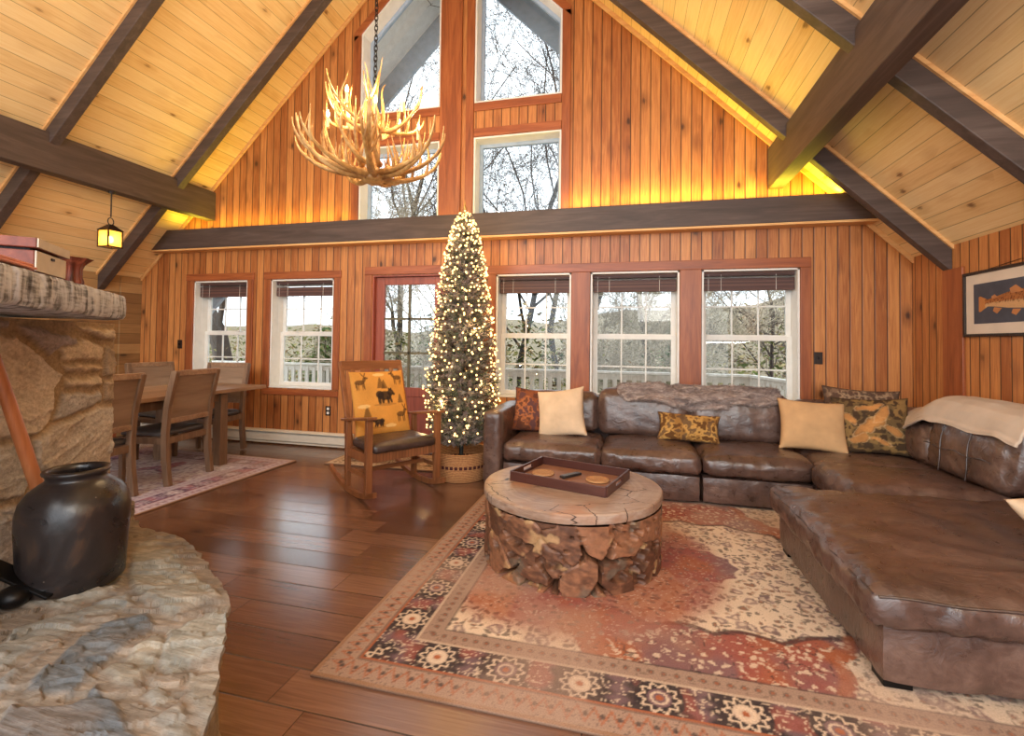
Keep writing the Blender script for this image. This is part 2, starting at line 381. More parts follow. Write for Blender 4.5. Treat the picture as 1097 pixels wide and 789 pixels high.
ob('muntin', mu, plain('dark_olive_muntin', lc(92,84,58), .5), dr, smooth=0)
ob('pane', MB().box(gx0,gx1,y0+.02,y0+.025,gz0,gz1), M['glass'], dr, smooth=0)
kb = MB().tube([(dx1-.06,YW+.05,.98),(dx1-.06,YW-.01,.98)], .012).ball((dx1-.06,YW-.03,.98), .03, 12, 8); ob('door_knob', kb, M['switch'], dr)

# casings and mouldings
TN = [0]
def trim(mb, m='trim', bevel=.004, **k):
    TN[0] += 1; return struct('trim_%d' % TN[0], mb, M[m], bevel=bevel, smooth=0, **k)
def brd(x0, x1, z0, z1, t=.022, m='trim', y=YW): return trim(MB().box(x0,x1,y-t,y,z0,z1), m)
brd(-5.925,-4.82,2.13,2.225); brd(-5.905,-5.80,.72,2.13,.02,'trim_z'); brd(-4.915,-4.825,.72,2.13,.02,'trim_z'); brd(-5.9,-4.83,.63,.705)
brd(-4.658,-3.518,2.13,2.225); brd(-4.648,-4.555,.72,2.13,.02,'trim_z'); brd(-3.615,-3.525,.72,2.13,.02,'trim_z'); brd(-4.64,-3.53,.63,.705)
brd(-3.18,-2.04,2.155,2.255); brd(-3.18,-3.085,0,2.155,.02,'trim_z'); brd(-2.135,-2.04,0,2.155,.02,'trim_z')
brd(-1.62,1.74,2.13,2.228); brd(-1.60,-1.495,.2,2.13,.02,'trim_z'); brd(-.624,-.419,.2,2.13,.02,'trim_z'); brd(.515,.726,.2,2.13,.02,'trim_z'); brd(1.647,1.74,.2,2.13,.02,'trim_z')
for a, b in UP:
    brd(a-.1,a-.004,2.81,uptop(a)-.02,.022,'trim_z'); brd(b+.004,b+.1,2.81,uptop(b)-.02,.022,'trim_z')
    brd(a,b,3.755,3.85); brd(a,b,4.06,4.155)
    q = [(a-.1,uptop(a-.1)-.0),(b+.1,uptop(b+.1)),(b+.1,uptop(b+.1)+.12),(a-.1,uptop(a-.1)+.12)]
    trim(MB().prism(q, YW-.022, YW))
brd(XM-.06,XM+.12,2.81,6.75,.03,'trim_z')
for s, xe in ((1, XR), (-1, XL)):       # moulding where the boards meet the sloping ceiling
    q = [(xe, roofz(xe)), (XM, ZR), (XM, ZR-.06), (xe, roofz(xe)-.06)]
    trim(MB().prism(q, YW-.025, YW), 'pinetrim')
trim(MB().box(XR-.022, XR, 4.52, 4.77, 0, 2.0), 'trim_z')
trim(MB().box(XL, XL+.02, 4.95, YW, 0, 2.18), 'barn')
struct('baseboard_back', MB().box(-2.04,XR,YW-.018,YW,0,.10), M['trim'], smooth=0)
struct('baseboard_right', MB().box(XR-.018,XR,-3,YW,0,.10), M['trim'], smooth=0)
struct('baseboard_left', MB().box(XL,XL+.018,-3,YW,0,.10), M['trim'], smooth=0)

# beams
def rafter(y0):
    for xe in (XR, XL):
        dep = .222
        o = struct('ceiling_beam', MB().prism([(xe, roofz(xe)), (XM, ZR), (XM, ZR-dep), (xe, roofz(xe)-dep)], y0, y0+.09), M['beam'], bevel=.006, smooth=0)
        m = struct('beam_moulding', MB().prism([(xe, roofz(xe)), (XM, ZR), (XM, ZR-.035), (xe, roofz(xe)-.035)], y0-.02, y0), M['pinetrim'], smooth=0, parent=o)
        m2 = struct('beam_moulding', MB().prism([(xe, roofz(xe)), (XM, ZR), (XM, ZR-.035), (xe, roofz(xe)-.035)], y0+.09, y0+.11), M['pinetrim'], smooth=0, parent=o)
for y0 in (4.67, 3.33): rafter(y0)
struct('ceiling_beam', MB().box(1.354, 1.495, -3, YW, 2.93, 3.345), M['beam_y'], bevel=.008, smooth=0)
struct('ceiling_beam', MB().box(-5.62, -5.48, -3, YW, 2.95, 3.335), M['beam_y'], bevel=.008, smooth=0)
zb, zt = 2.55, 2.81
wbm = struct('wall_beam', MB().prism([(zb-8.93, zb), (4.80-zb, zb), (4.80-zt, zt), (zt-8.93, zt)], 5.08, YW), M['beam'], bevel=.006, smooth=0)
struct('beam_moulding', MB().prism([(zb-8.94, zb-.022), (4.81-zb, zb-.022), (4.80-zb, zb), (zb-8.93, zb)], 5.085, YW), M['pinetrim'], smooth=0, parent=wbm)

# ------------------------------------------------------------------ outside
struct('roof', MB().prism([(XR+1.0, roofz(XR)-1.0), (XM, ZR), (XM, ZR+.2), (XR+1.0, roofz(XR)-.8)], YW+.22, 6.45), M['soffit'], smooth=0)
struct('roof', MB().prism([(XL-1.0, roofz(XL)-1.0), (XM, ZR), (XM, ZR+.2), (XL-1.0, roofz(XL)-.8)], YW+.22, 6.45), M['soffit'], smooth=0)
struct('roof_trim', MB().prism([(XR+1.0, roofz(XR)-1.0), (XM, ZR), (XM, ZR-.41), (XR+1.0, roofz(XR)-1.41)], 6.40, 6.46), M['fascia'], smooth=0)
struct('roof_trim', MB().prism([(XL-1.0, roofz(XL)-1.0), (XM, ZR), (XM, ZR-.41), (XL-1.0, roofz(XL)-1.41)], 6.40, 6.46), M['fascia'], smooth=0)
struct('deck', MB().box(-9, 2.6, YW+.22, 8.15, -.2, -.1), planks('weathered_grey_deck_boards', 'y', 'x', .14, [lc(140,132,118), lc(170,162,146), lc(192,184,168), lc(100,92,80)], rough=.8, knots=0), smooth=0)

def railing(p, q, label, n):
    p = Vector(p); q = Vector(q); d = (q-p); L = d.length; an = math.atan2(d.y, d.x)
    r = thing('deck_railing', label, 'railing', p, an)
    ob('top_rail', MB().box(0, L, -.06, .06, .95, .99), M['deckgrey'], r, bevel=.006, smooth=0)
    ob('side_rail', MB().box(0, L, -.02, .02, .85, .94), M['deckgrey'], r, smooth=0); ob('side_rail', MB().box(0, L, -.02, .02, .08, .16), M['deckgrey'], r, smooth=0)
    b0 = None
    for i in range(n):
        x = (i+.5)*L/n
        if b0 is None: b0 = ob('baluster', MB().box(-.034, .034, -.04, -.004, .06, .9), M['deckgrey'], r, smooth=0); o = b0
        else: o = b0.copy(); COL.objects.link(o)
        o.location = (x, 0, 0)
    for x in [0, L] + [L*k/4 for k in (1,2,3)] if n > 40 else [0, L]:
        ob('post', MB().box(x-.045, x+.045, -.045, .045, 0, .95), M['deckgrey'], r, smooth=0)
railing((-8.3, 8.0, -.1), (1.85, 8.0, -.1), 'long weathered grey deck railing parallel to the window wall, beyond the glass', 66)
railing((1.85, 7.95, -.1), (2.35, 5.75, -.1), 'short weathered grey deck railing coming back towards the house outside the right-hand window', 15)

def hillh(x, y):
    t = np.clip((y-10)/60, 0, 1); n = fbm(x*.05, y*.05, 3, 4)
    return -1.6+t*(7.5+np.clip(x, -25, 40)*.11)+(n-.5)*(1+t*6)
gx = np.linspace(-90, 90, 91); gy = np.concatenate([np.linspace(8.2, 30, 30), np.linspace(32, 110, 40)])
X_, Y_ = np.meshgrid(gx, gy, indexing='ij'); Z_ = hillh(X_, Y_)
ghill = MB().grid([[(X_[i,j], Y_[i,j], Z_[i,j]) for j in range(len(gy))] for i in range(len(gx))])
gm = NT('leaf_litter_hillside'); nn = gm.noise(gm.coord(), .9, 8, .7); n2 = gm.noise(gm.coord(), 6, 6, .7)
M['hill'] = gm.set(gm.ramp(gm.ma('ADD', gm.ma('MULTIPLY', nn, .5), gm.ma('MULTIPLY', n2, .5)), [(.3, lc(74,66,46)), (.5, lc(116,102,76)), (.7, lc(146,130,100))]), .95)
struct('hillside_ground', ghill, M['hill'])
struct('ground', MB().box(-90, 90, -40, 8.3, -1.9, -1.7), M['bounce_ground'], smooth=0)

barkm = plain('grey_bare_bark', lc(66,58,54), .9, var=.15, scale=20)
barkp = plain('pale_grey_bark', lc(168,156,134), .9, var=.2, scale=14)
def bare_tree(x, y, h, r, seed, label, m, lean=0., first=.22, depth=5):
    rn = random.Random(seed); mb = MB()
    def br(p, d, L, rad, dep):
        n = 5 if dep > 1 else 3; pts = [p]; rs = [rad]; q = p.copy(); dd = d.copy()
        for k in range(n):
            dd = (dd+Vector((rn.gauss(0,.16), rn.gauss(0,.16), rn.gauss(.03,.1)))).normalized(); q = q+dd*L/n; pts.append(q.copy()); rs.append(rad*(1-.55*(k+1)/n))
        mb.tube(pts, rs, 6 if dep > 3 else 4 if dep > 1 else 3, caps=False)
        if dep <= 0: return
        for c in range(5 if dep < depth else 10):
            t = rn.uniform(first if dep == depth else .2, 1.0); i = min(n-1, int(t*n)); pp = pts[i].lerp(pts[i+1], t*n-i)
            base = (pts[i+1]-pts[i]).normalized(); ax = Vector((rn.gauss(0,1), rn.gauss(0,1), rn.gauss(0,.6))); ax = (ax-base*ax.dot(base)).normalized()
            an = rn.uniform(.5, 1.05); nd = (base*math.cos(an)+ax*math.sin(an)); nd.z += .12
            br(pp, nd.normalized(), L*rn.uniform(.42, .68), max(.0045, rs[i]*rn.uniform(.34, .5)), dep-1)
    z0 = float(hillh(np.array(float(x)), np.array(float(y))))-.1 if y > 8.3 else -1.75
    br(Vector((0,0,0)), Vector((lean, rn.uniform(-.05,.05), 1)).normalized(), h*.62, r, depth)
    o = ob('bare_tree', mb, m, loc=(x, y, z0), fix=False); return tag(o, label, 'tree')
bare_tree(-3.4, 14.0, 13, .11, 1, 'dark leafless tree crowning the left tall gable window', barkm)
bare_tree(-1.7, 14.5, 14, .12, 2, 'dark leafless tree with arching limbs behind the right tall gable window', barkm, .1)
bare_tree(.6, 13.6, 12, .10, 3, 'dark leafless tree leaning right outside the right gable windows', barkm, .12)
bare_tree(-7.0, 13.0, 12, .11, 4, 'dark leafless tree seen above the railing through the second window from the dining wall', barkm)
bare_tree(-9.8, 10.2, 12, .26, 5, 'thick trunked leafless tree outside the window nearest the dining wall', barkm, .05)
bare_tree(1.0, 10.6, 6, .06, 6, 'small pale leafless tree behind the railing outside the middle sofa window', barkp, .1, .1)
bare_tree(-.8, 10.4, 5.5, .055, 7, 'small pale leafless tree behind the railing beside the lighted christmas tree', barkp, -.1, .1)
bare_tree(-4.6, 9.8, 6, .06, 8, 'small pale leafless tree behind the railing outside the glazed door', barkp, .05, .1)
bare_tree(3.6, 12.5, 7, .06, 9, 'small leafless tree on the hillside outside the window nearest the fish picture', barkm, -.15, .1)
bare_tree(-2.6, 18, 18, .13, 10, 'tall distant leafless tree between the two gable window columns', barkm)
def brush(name, n, x0, x1, y0, y1, hgt, cols, seed, label, cat):
    rs = np.random.RandomState(seed); mb = MB(); cc = []
    for i in range(n):
        x, y = rs.uniform(x0, x1), rs.uniform(y0, y1); z = float(hillh(np.array(x), np.array(y)))+rs.uniform(0, 1)**1.4*hgt*(.5+.9*float(fbm(np.array(x*.6), np.array(y*.3), seed)))
        s = rs.uniform(.03, .085); a = rs.uniform(0, 6.28); b = rs.uniform(-.8, .8); c = Vector((x, y, z)); u = Vector((math.cos(a), math.sin(a)*.6, b))*s; v = Vector((-math.sin(a)*.5, .4, math.cos(a)))*s*.45
        k = lin(cols[rs.randint(len(cols))])*rs.uniform(.7, 1.2)
        mb.add([c-u, c-v, c+u, c+v], [(0,1,2,3)]); cc += [k]*4
    o = ob(name, mb, M['foliage'], smooth=0, cols=np.array(cc), fix=False); tag(o, label, cat); return stuff(o)
M['foliage'] = attr_mat('outdoor_foliage', .9, .3, 8, 0, .1)
brush('undergrowth', 24000, -16, 5, 9.2, 15, 3.0, [(142,136,84),(104,112,56),(172,156,112),(70,84,38),(126,102,70)], 5, 'tan and olive winter undergrowth beyond the deck railing', 'undergrowth')
brush('undergrowth', 9000, 2, 26, 12, 40, 2.2, [(146,120,92),(120,98,74),(172,148,118),(92,84,52)], 6, 'sparse brown scrub scattered over the far hillside', 'undergrowth')
def evergreen(x, y, h, r, seed, label):
    rs = np.random.RandomState(seed); mb = MB(); cc = []
    z0 = float(hillh(np.array(x), np.array(y)))
    t = thing('evergreen_tree', label, 'tree', (x, y, z0))
    ob('trunk', MB().tube([(0,0,0),(0,0,h*.95)], [.09,.01], 6), barkm, t)
    for i in range(2600):
        u = rs.uniform(.04, 1)**.8; z = h*(1-u)+.2; a = rs.uniform(0, 6.28); rr = r*u*rs.uniform(.3, 1)*(1+.25*math.sin(a*5+z*7)); c = Vector((rr*math.cos(a), rr*math.sin(a), z-rr*.25))
        d = Vector((math.cos(a), math.sin(a), -.35)).normalized()*rs.uniform(.1,.22); sd = Vector((-math.sin(a), math.cos(a), rs.uniform(-.3,.3)))*.035
        mb.add([c-sd, c+sd, c+d+sd*.3, c+d-sd*.3], [(0,1,2,3)]); k = lin((90,116,58))*rs.uniform(.5, 1.3); cc += [k]*4
    ob('foliage', mb, M['foliage'], t, smooth=0, cols=np.array(cc), fix=False)
evergreen(-4.5, 11.2, 4.6, 1.2, 1, 'green evergreen behind the railing seen through the glazed door')
evergreen(-7.4, 10.4, 3.0, 1.1, 2, 'low green evergreen behind the railing outside the second window from the dining wall')
evergreen(1.3, 12.6, 3.6, 1.3, 3, 'green evergreen beyond the railing outside the middle sofa window')
hs = thing('house', 'small pale house far off on the hillside seen through the window nearest the fish picture', 'house', (17.6, 44, 2.0), .3)
ob('wall', MB().box(-2.2,2.2,-1.5,1.5,-1,1.2), M['white'], hs, smooth=0)
ob('roof', MB().prism([(-2.5,1.1),(2.5,1.1),(0,2.3)], -1.7, 1.7), M['fascia'], hs, smooth=0)
ob('window', MB().box(-.5,.5,-1.54,-1.5,.1,.8), M['fascia'], hs, smooth=0)
# ------------------------------------------------------------------ stone fireplace
def poly_sd(px, py, poly):     # signed inside distance of points to a polygon (positive inside)
    d = np.full(px.shape, 1e9); ins = np.zeros(px.shape, bool); n = len(poly)
    for i in range(n):
        ax, ay = poly[i]; bx, by = poly[(i+1) % n]; ex, ey = bx-ax, by-ay
        t = np.clip(((px-ax)*ex+(py-ay)*ey)/(ex*ex+ey*ey+1e-12), 0, 1); d = np.minimum(d, np.hypot(px-ax-t*ex, py-ay-t*ey))
        c = ((ay > py) != (by > py)) & (px < (bx-ax)*(py-ay)/(by-ay+1e-12)+ax); ins ^= c
    return np.where(ins, d, -d)
def stone_field(U, V, polys, tones, base=(150,128,100), relief=.035, strata=(22., 5.), rough=1.):
    """height and colour of a masonry surface made of the given stones; the rest is mortar with small chips"""
    wu = (fbm(U*14, V*14, 41, 3)-.5)*.03; wv = (fbm(U*14, V*14, 47, 3)-.5)*.03
    H = np.zeros(U.shape); C = np.empty(U.shape+(3,)); C[:] = lin(base)
    C *= (.75+.5*fbm(U*30, V*30, 3, 3))[..., None]
    for i, (p, tn) in enumerate(zip(polys, tones)):
        d = poly_sd(U+wu, V+wv, p); k = S(.0, .022, d)
        cx = sum(q[0] for q in p)/len(p); cy = sum(q[1] for q in p)/len(p); a = (i*1.7) % .7-.35
        uu = (U-cx)*math.cos(a)+(V-cy)*math.sin(a); vv = -(U-cx)*math.sin(a)+(V-cy)*math.cos(a)
        st = 1-abs(2*fbm(uu*strata[1]+i*9, vv*strata[0]+i*5, 60+i, 4)-1); big = fbm(uu*4+i*3, vv*5+i, 80+i, 3)
        fine = fbm(uu*40, vv*75, 90+i, 3)
        chip = S(.55, .6, fbm(uu*3.2+i*7, vv*7+i, 30+i, 3))
        h = relief*(.55+.25*(i*37 % 10)/10)+rough*(.012*(st-.7)+.018*(big-.5)+.007*(fine-.5)+.009*chip)+.02*(uu*math.cos(i*2.3)+vv*math.sin(i*2.3))
        H = np.where(d > 0, H*(1-k)+h*k, H)
        c = lin(tn)*(.45+.95*(.45*st+.3*big+.25*fine))[..., None]
        warm = S(.5, .75, fbm(uu*6+3*i, vv*9, 120+i, 3))[..., None]*.22
        c = c*(1-warm)+lin((150,120,90))*warm
        C = np.where((d > 0)[..., None], C*(1-k[..., None])+c*k[..., None], C)
    return H, C
def stone_mat():
    N = NT('rough_fieldstone'); a = N.n('ShaderNodeAttribute', attribute_name='Col').outputs[0]; co = N.coord()
    v = N.noise(co, 60, 4); w1 = N.noise(N.mapv(co, (5,62,75), (0,0,-.38)), 1.0, 6, .62, .25); w2 = N.noise(co, 14, 5, .65)
    t = N.ma('ADD', N.ma('MULTIPLY', w1, .6), N.ma('ADD', N.ma('MULTIPLY', v, .2), N.ma('MULTIPLY', w2, .2))); f = N.rng(t, .32, .68, .6, 1.36)
    N.bump(t, .7, .014); return N.set(N.mix(1.0, a, N.com(f, f, f), 'MULTIPLY'), .82, spec=.3)
M['stone'] = stone_mat()

FD = np.array([-.4695, .8829]); FN = np.array([.8829, .4695]); FC = np.array([-2.66, 1.985])
def W3(s, z, off=0): return Vector((FC[0]+FD[0]*s+FN[0]*off, FC[1]+FD[1]*s+FN[1]*off, z))
FACE = [  # (s, z) outlines of the stones in the chimney face
 [(-.836,1.356),(-.707,1.354),(-.409,1.178),(-.475,1.116),(-.486,.977),(-.548,.936),(-.603,.923),(-.83,.955),(-1.02,1.0),(-1.05,1.3)],
 [(-.709,1.398),(-.583,1.395),(-.323,1.358),(-.321,1.318),(-.471,1.277),(-.506,1.258),(-.672,1.358)],
 [(-.325,1.403),(-.012,1.392),(-.007,1.316),(-.309,1.362)],
 [(-.465,1.29),(-.301,1.345),(-.12,1.302),(-.124,1.221),(-.412,1.237)],
 [(-.431,1.232),(-.131,1.206),(-.121,1.163),(-.376,1.18)],
 [(-.402,1.168),(-.128,1.149),(-.116,1.08),(-.405,1.118)],
 [(-.418,1.102),(-.123,1.067),(-.112,1.007),(-.455,.964),(-.474,.979)],
 [(-.112,1.302),(-.005,1.29),(-.003,1.144),(-.103,1.142)],
 [(-.102,1.132),(-.003,1.129),(-.005,1.007),(-.095,1.01)],
 [(-.473,.957),(-.103,.997),(-.005,.992),(-.005,.618),(-.154,.597),(-.58,.781),(-.587,.92)],
 [(-.83,.945),(-.619,.914),(-.596,.786),(-.623,.682),(-.83,.72)],
 [(-.579,.769),(-.153,.583),(-.005,.603),(-.005,.43),(-.54,.43)],
 [(-.83,.709),(-.622,.671),(-.588,.743),(-.555,.43),(-.83,.43)],
 [(-.839,1.418),(-.729,1.42),(-.727,1.368),(-.836,1.366)],
 [(-1.3,1.40),(-1.07,1.39),(-1.06,1.02),(-1.3,1.0)],[(-1.3,.985),(-1.04,.985),(-.845,.94),(-.845,.72),(-1.3,.7)],[(-1.3,.685),(-.845,.7),(-.845,.43),(-1.3,.43)],
 [(-1.7,1.39),(-1.315,1.39),(-1.315,.95),(-1.7,.9)],[(-1.7,.88),(-1.315,.93),(-1.315,.43),(-1.7,.43)]]
TONE = [(185, 171, 152), (150, 141, 141), (180, 167, 152), (188, 171, 148), (180, 162, 139), (185, 169, 146), (166, 160, 154), (158, 143, 125), (168, 153, 134), (177, 169, 157), (168, 160, 148), (166, 160, 152), (158, 153, 148), (158, 153, 152), (168, 158, 143), (153, 151, 152), (165, 158, 152), (158, 153, 148), (158, 155, 154)]
fireplace = thing('fireplace', 'grey tan fieldstone fireplace with raised rounded hearth and grey hewn mantel', 'fireplace', (0,0,0))
su = np.linspace(-1.7, 0, 290); sv = np.linspace(.42, 1.42, 170)
U, V = np.meshgrid(su, sv, indexing='ij'); H, C = stone_field(U, V, FACE, TONE)
H = H*S(0, .03, -U+.012)
P = [[tuple(W3(U[i,j], V[i,j], H[i,j]*.8-.045)) for j in range(len(sv))] for i in range(len(su))]
# return side of the chimney at the corner
RD = np.array([-.97, .24]); rv = np.linspace(0.012, .75, 60)
U2, V2 = np.meshgrid(rv, sv, indexing='ij')
SIDE = []
zz = .42; k = 0
while zz < 1.42:
    hh = (.12,.20,.09,.16,.22,.11)[k % 6]; x = 0.0; q = 0
    while x < .75:
        ww = (.22,.30,.18,.34)[(q+k) % 4]; SIDE.append([(x+.006,zz+.006),(x+ww-.006,zz+.006),(x+ww-.006,zz+hh-.006),(x+.006,zz+hh-.006)]); x += ww; q += 1
    zz += hh; k += 1
H2, C2 = stone_field(U2, V2, SIDE, [(160-(i*23 % 30),138-(i*23 % 26),108-(i*23 % 20)) for i in range(len(SIDE))])
RN = np.array([.24, .97]); c0 = FC-FN*.05
P2 = [[(c0[0]+RD[0]*U2[i,j]+RN[0]*(H2[i,j]*.35*S(0,.05,U2[i,j])-.01), c0[1]+RD[1]*U2[i,j]+RN[1]*(H2[i,j]*.35*S(0,.05,U2[i,j])-.01), V2[i,j]) for j in range(len(sv))] for i in range(len(rv))]
mb = MB().grid(P); n1 = len(mb.v); mb.grid(P2)
cols = np.concatenate([C.reshape(-1,3), C2.reshape(-1,3)])
n0 = len(mb.v); a = W3(-1.7,.42,-.05); b = W3(0,.42,-.05); e = Vector((c0[0]+RD[0]*.75, c0[1]+RD[1]*.75, .42)); f = W3(-1.7,.42,-.75)
top = [Vector((p.x,p.y,1.41)) for p in (a,b,e,f)]
mb.add([a,b,e,f]+top, [(2,3,7,6),(3,0,4,7),(4,5,6,7)]); cols = np.concatenate([cols, np.tile(lin((150,130,104)), (8,1))])
ob('stone_face', mb, M['stone'], fireplace, smooth=50, cols=cols)

# hearth slab with its rounded outline
def px_floor(u, v, z):
    d = cr*((u-548.5)/FOC)-cu*((v-CY)/FOC)+cf; t = (z-ZC)/d.z; return (d.x*t, d.y*t)
OUT = [(-2.72,2.10),(-2.45,1.92),(-2.25,1.80),(-2.05,1.775),(-1.80,1.685),(-1.56,1.535),(-1.36,1.385),(-1.20,1.23),(-1.06,1.07),(-.955,.92),(-.88,.76),(-.84,.58),(-.84,.40),(-.90,.2),(-1.05,.0),(-1.3,-.1),(-1.65,.0),(-1.86,.3),(-2.16,.95),(-2.45,1.5),(-2.7,1.95)]
def resample(pts, n):
    pts = [Vector(p).to_3d() for p in pts]; m = len(pts); out = []
    for i in range(m):
        p0, p1, p2, p3 = pts[i-1], pts[i], pts[(i+1) % m], pts[(i+2) % m]
        for k in range(8):
            t = k/8; out.append(.5*((2*p1)+(p2-p0)*t+(2*p0-5*p1+4*p2-p3)*t*t+(3*p1-p0-3*p2+p3)*t**3))
    L = [0]
    for i in range(len(out)): L.append(L[-1]+(out[(i+1) % len(out)]-out[i]).length)
    r = []; j = 0
    for k in range(n):
        s = L[-1]*k/n
        while L[j+1] < s: j += 1
        t = (s-L[j])/(L[j+1]-L[j]+1e-9); r.append(out[j].lerp(out[(j+1) % len(out)], t))
    return np.array([(p.x, p.y) for p in r])
NB = 560; rim = resample(OUT, NB); rr_ = np.arange(NB)
jag = (fbm(rr_*.09, rr_*0+1.5, 7, 4)-.5)*.035+(fbm(rr_*.375, rr_*0+3, 9, 2)-.5)*.012
nrm = np.roll(rim, -1, 0)-np.roll(rim, 1, 0); nrm = np.stack([nrm[:,1], -nrm[:,0]], 1); nrm /= np.linalg.norm(nrm, axis=1)[:, None]
cen = np.array([-1.62, .82])
if ((rim-cen)*nrm).sum() < 0: nrm = -nrm
rim = rim+nrm*jag[:, None]
HP = [[px_floor(u, v, .45) for u, v in q] for q in (
 [(18,742),(95,665),(160,648),(172,664),(120,700),(80,738)],
 [(-40,800),(10,752),(80,745),(105,724),(150,768),(190,800),(100,830),(-20,830)],
 [(105,715),(120,706),(172,668),(182,690),(150,730),(130,728)],
 [(148,736),(172,722),(192,736),(160,752)],
 [(176,672),(235,648),(262,660),(268,690),(205,705),(182,718),(168,708)],
 [(140,580),(170,575),(215,610),(240,640),(180,658),(150,640),(138,620)],
 [(10,668),(70,650),(140,634),(150,645),(95,658),(50,690),(0,720),(-30,710)],
 [(-10,735),(40,700),(88,664),(30,722),(-20,765)],
 [(200,715),(272,695),(276,740),(262,780),(215,770),(196,735)],
 [(160,762),(196,742),(212,775),(258,790),(240,840),(200,820)],
 [(60,590),(138,575),(136,625),(80,645),(20,650),(0,640)],
 [(-40,640),(0,645),(5,665),(-40,700)])]
HT = [(100,102,104),(94,96,99),(134,128,116),(138,134,126),(142,138,128),(144,139,128),(134,131,124),(130,128,124),(140,136,127),(134,131,124),(136,131,121),(130,126,118)]
NR = 190
fr_ = (np.linspace(0, 1, NR)**.85)
U = cen[0]+fr_[:,None]*(rim[:,0]-cen[0])[None,:]; V = cen[1]+fr_[:,None]*(rim[:,1]-cen[1])[None,:]
H, C = stone_field(U, V, HP, HT, base=(134,121,108), relief=.012, strata=(34., 3.), rough=.35)
lay = fbm(U*5+V*2, V*18-U*9, 203, 4); du = U*.93+V*.37; dv = -U*.37+V*.93; tq = 7*fbm(du*1.6+3, dv*7+1, 207, 4)+1.2*fbm(du*14, dv*22, 208, 2); H = H+.011*(np.floor(tq)+S(.88,1,tq-np.floor(tq)))-.04+.003*fbm(du*12, dv*60, 212, 3); C = C*(.72+.5*np.abs(2*fbm(du*7, dv*48, 209, 4)-1))[..., None]*(.8+.4*fbm(U*6, V*6, 211, 3))[..., None]*1.12
Zt = .425+H; Zt[-1] -= .012
rows = [[(U[i,k], V[i,k], Zt[i,k]) for k in range(NB)] for i in range(NR)]
cc = [C[i] for i in range(NR)]
for q, z in enumerate((.41,.385,.36,.33,.30,.26,.22,.18,.14,.10,.06,.02,0)):
    rk = np.arange(NB); ins = .01+.03*fbm(rk*.09+q*1.3, np.full(NB, z*22), 13, 3)+.02*(fbm(rk*.35, np.full(NB, z*40), 15, 3)-.5)
    p = rim-nrm*ins[:, None]; rows.append([(p[k,0], p[k,1], z) for k in range(NB)])
    cc.append(np.tile(lin((150,134,110)), (NB,1))*(.7+.6*fbm(rk*.2, np.full(NB, z*30), 17, 3))[:, None])
hm = MB().grid([list(r)+[r[0]] for r in rows]); cl = np.array([np.concatenate([c, c[:1]]) for c in cc]).reshape(-1,3)
ob('hearth', hm, M['stone'], fireplace, smooth=50, cols=cl, fix=False)

# hewn mantel beam
mw = NT('grey_hewn_charred_timber'); co = mw.coord('Object'); mx_, my_, mz_ = mw.sep(co)
cut = mw.noise(mw.com(mw.ma('MULTIPLY', mx_, 26), mw.ma('MULTIPLY', my_, 4), mw.ma('MULTIPLY', mz_, 5)), 1.0, 5, .6, .6)
gr2 = mw.noise(mw.com(mw.ma('MULTIPLY', mx_, 9), mw.ma('MULTIPLY', my_, 40), mw.ma('MULTIPLY', mz_, 70)), 1.0, 5, .6)
tt = mw.ma('ADD', mw.ma('MULTIPLY', cut, .65), mw.ma('MULTIPLY', gr2, .35)); mw.bump(tt, .6, .02)
M['mantel'] = mw.set(mw.ramp(tt, [(.36, lc(26,24,24)), (.44, lc(118,120,126)), (.52, lc(184,190,202)), (.7, lc(216,222,232))]), .8)
MD = np.array([-.6428, .7660]); MN = np.array([.7660, .6428]); ME = np.array([-2.369, 1.757])
def W4(s, z, off=0): return Vector((ME[0]+MD[0]*s+MN[0]*off, ME[1]+MD[1]*s+MN[1]*off, z))
ms = np.linspace(-1.6, .05, 120); prof = [(-.16,0),(-.08,-.002),(-.04,.0),(-.01,.006),(-.002,.02),(.0,.06),(-.002,.105),(-.008,.118),(-.04,.125),(-.12,.125),(-.42,.125),(-.42,.0)]
rows = []
for i, s in enumerate(ms):
    r = []
    for k, (o_, z_) in enumerate(prof):
        front = 1 if o_ > -.02 else 0
        gl_ = float(fbm(np.array(s*34.), np.array(z_*5.+k*.2), 301, 3)-.5); r.append((s, o_+.02*gl_*front, z_+.008*(float(fbm(np.array(s*9.), np.array(k*1.7), 302, 3))-.5)))
    rows.append(r+[r[0]])
mb = MB().grid(rows); n = len(prof)+1
mb.f += [tuple(range(len(prof)))[::-1], tuple((len(ms)-1)*n+k for k in range(len(prof)))]
mo = ob('mantel_beam', mb, M['mantel'], fireplace, smooth=45)
ang = math.atan2(MD[1], MD[0]); mo.location = W4(0, 1.432, 0); mo.rotation_euler = (0, 0, ang); mo.scale = (1, -1, 1)
mo.data.flip_normals()
tag_m = 'grey hewn timber mantel with dark axe marks'; mo['label'] = tag_m
TOPZ = 1.560

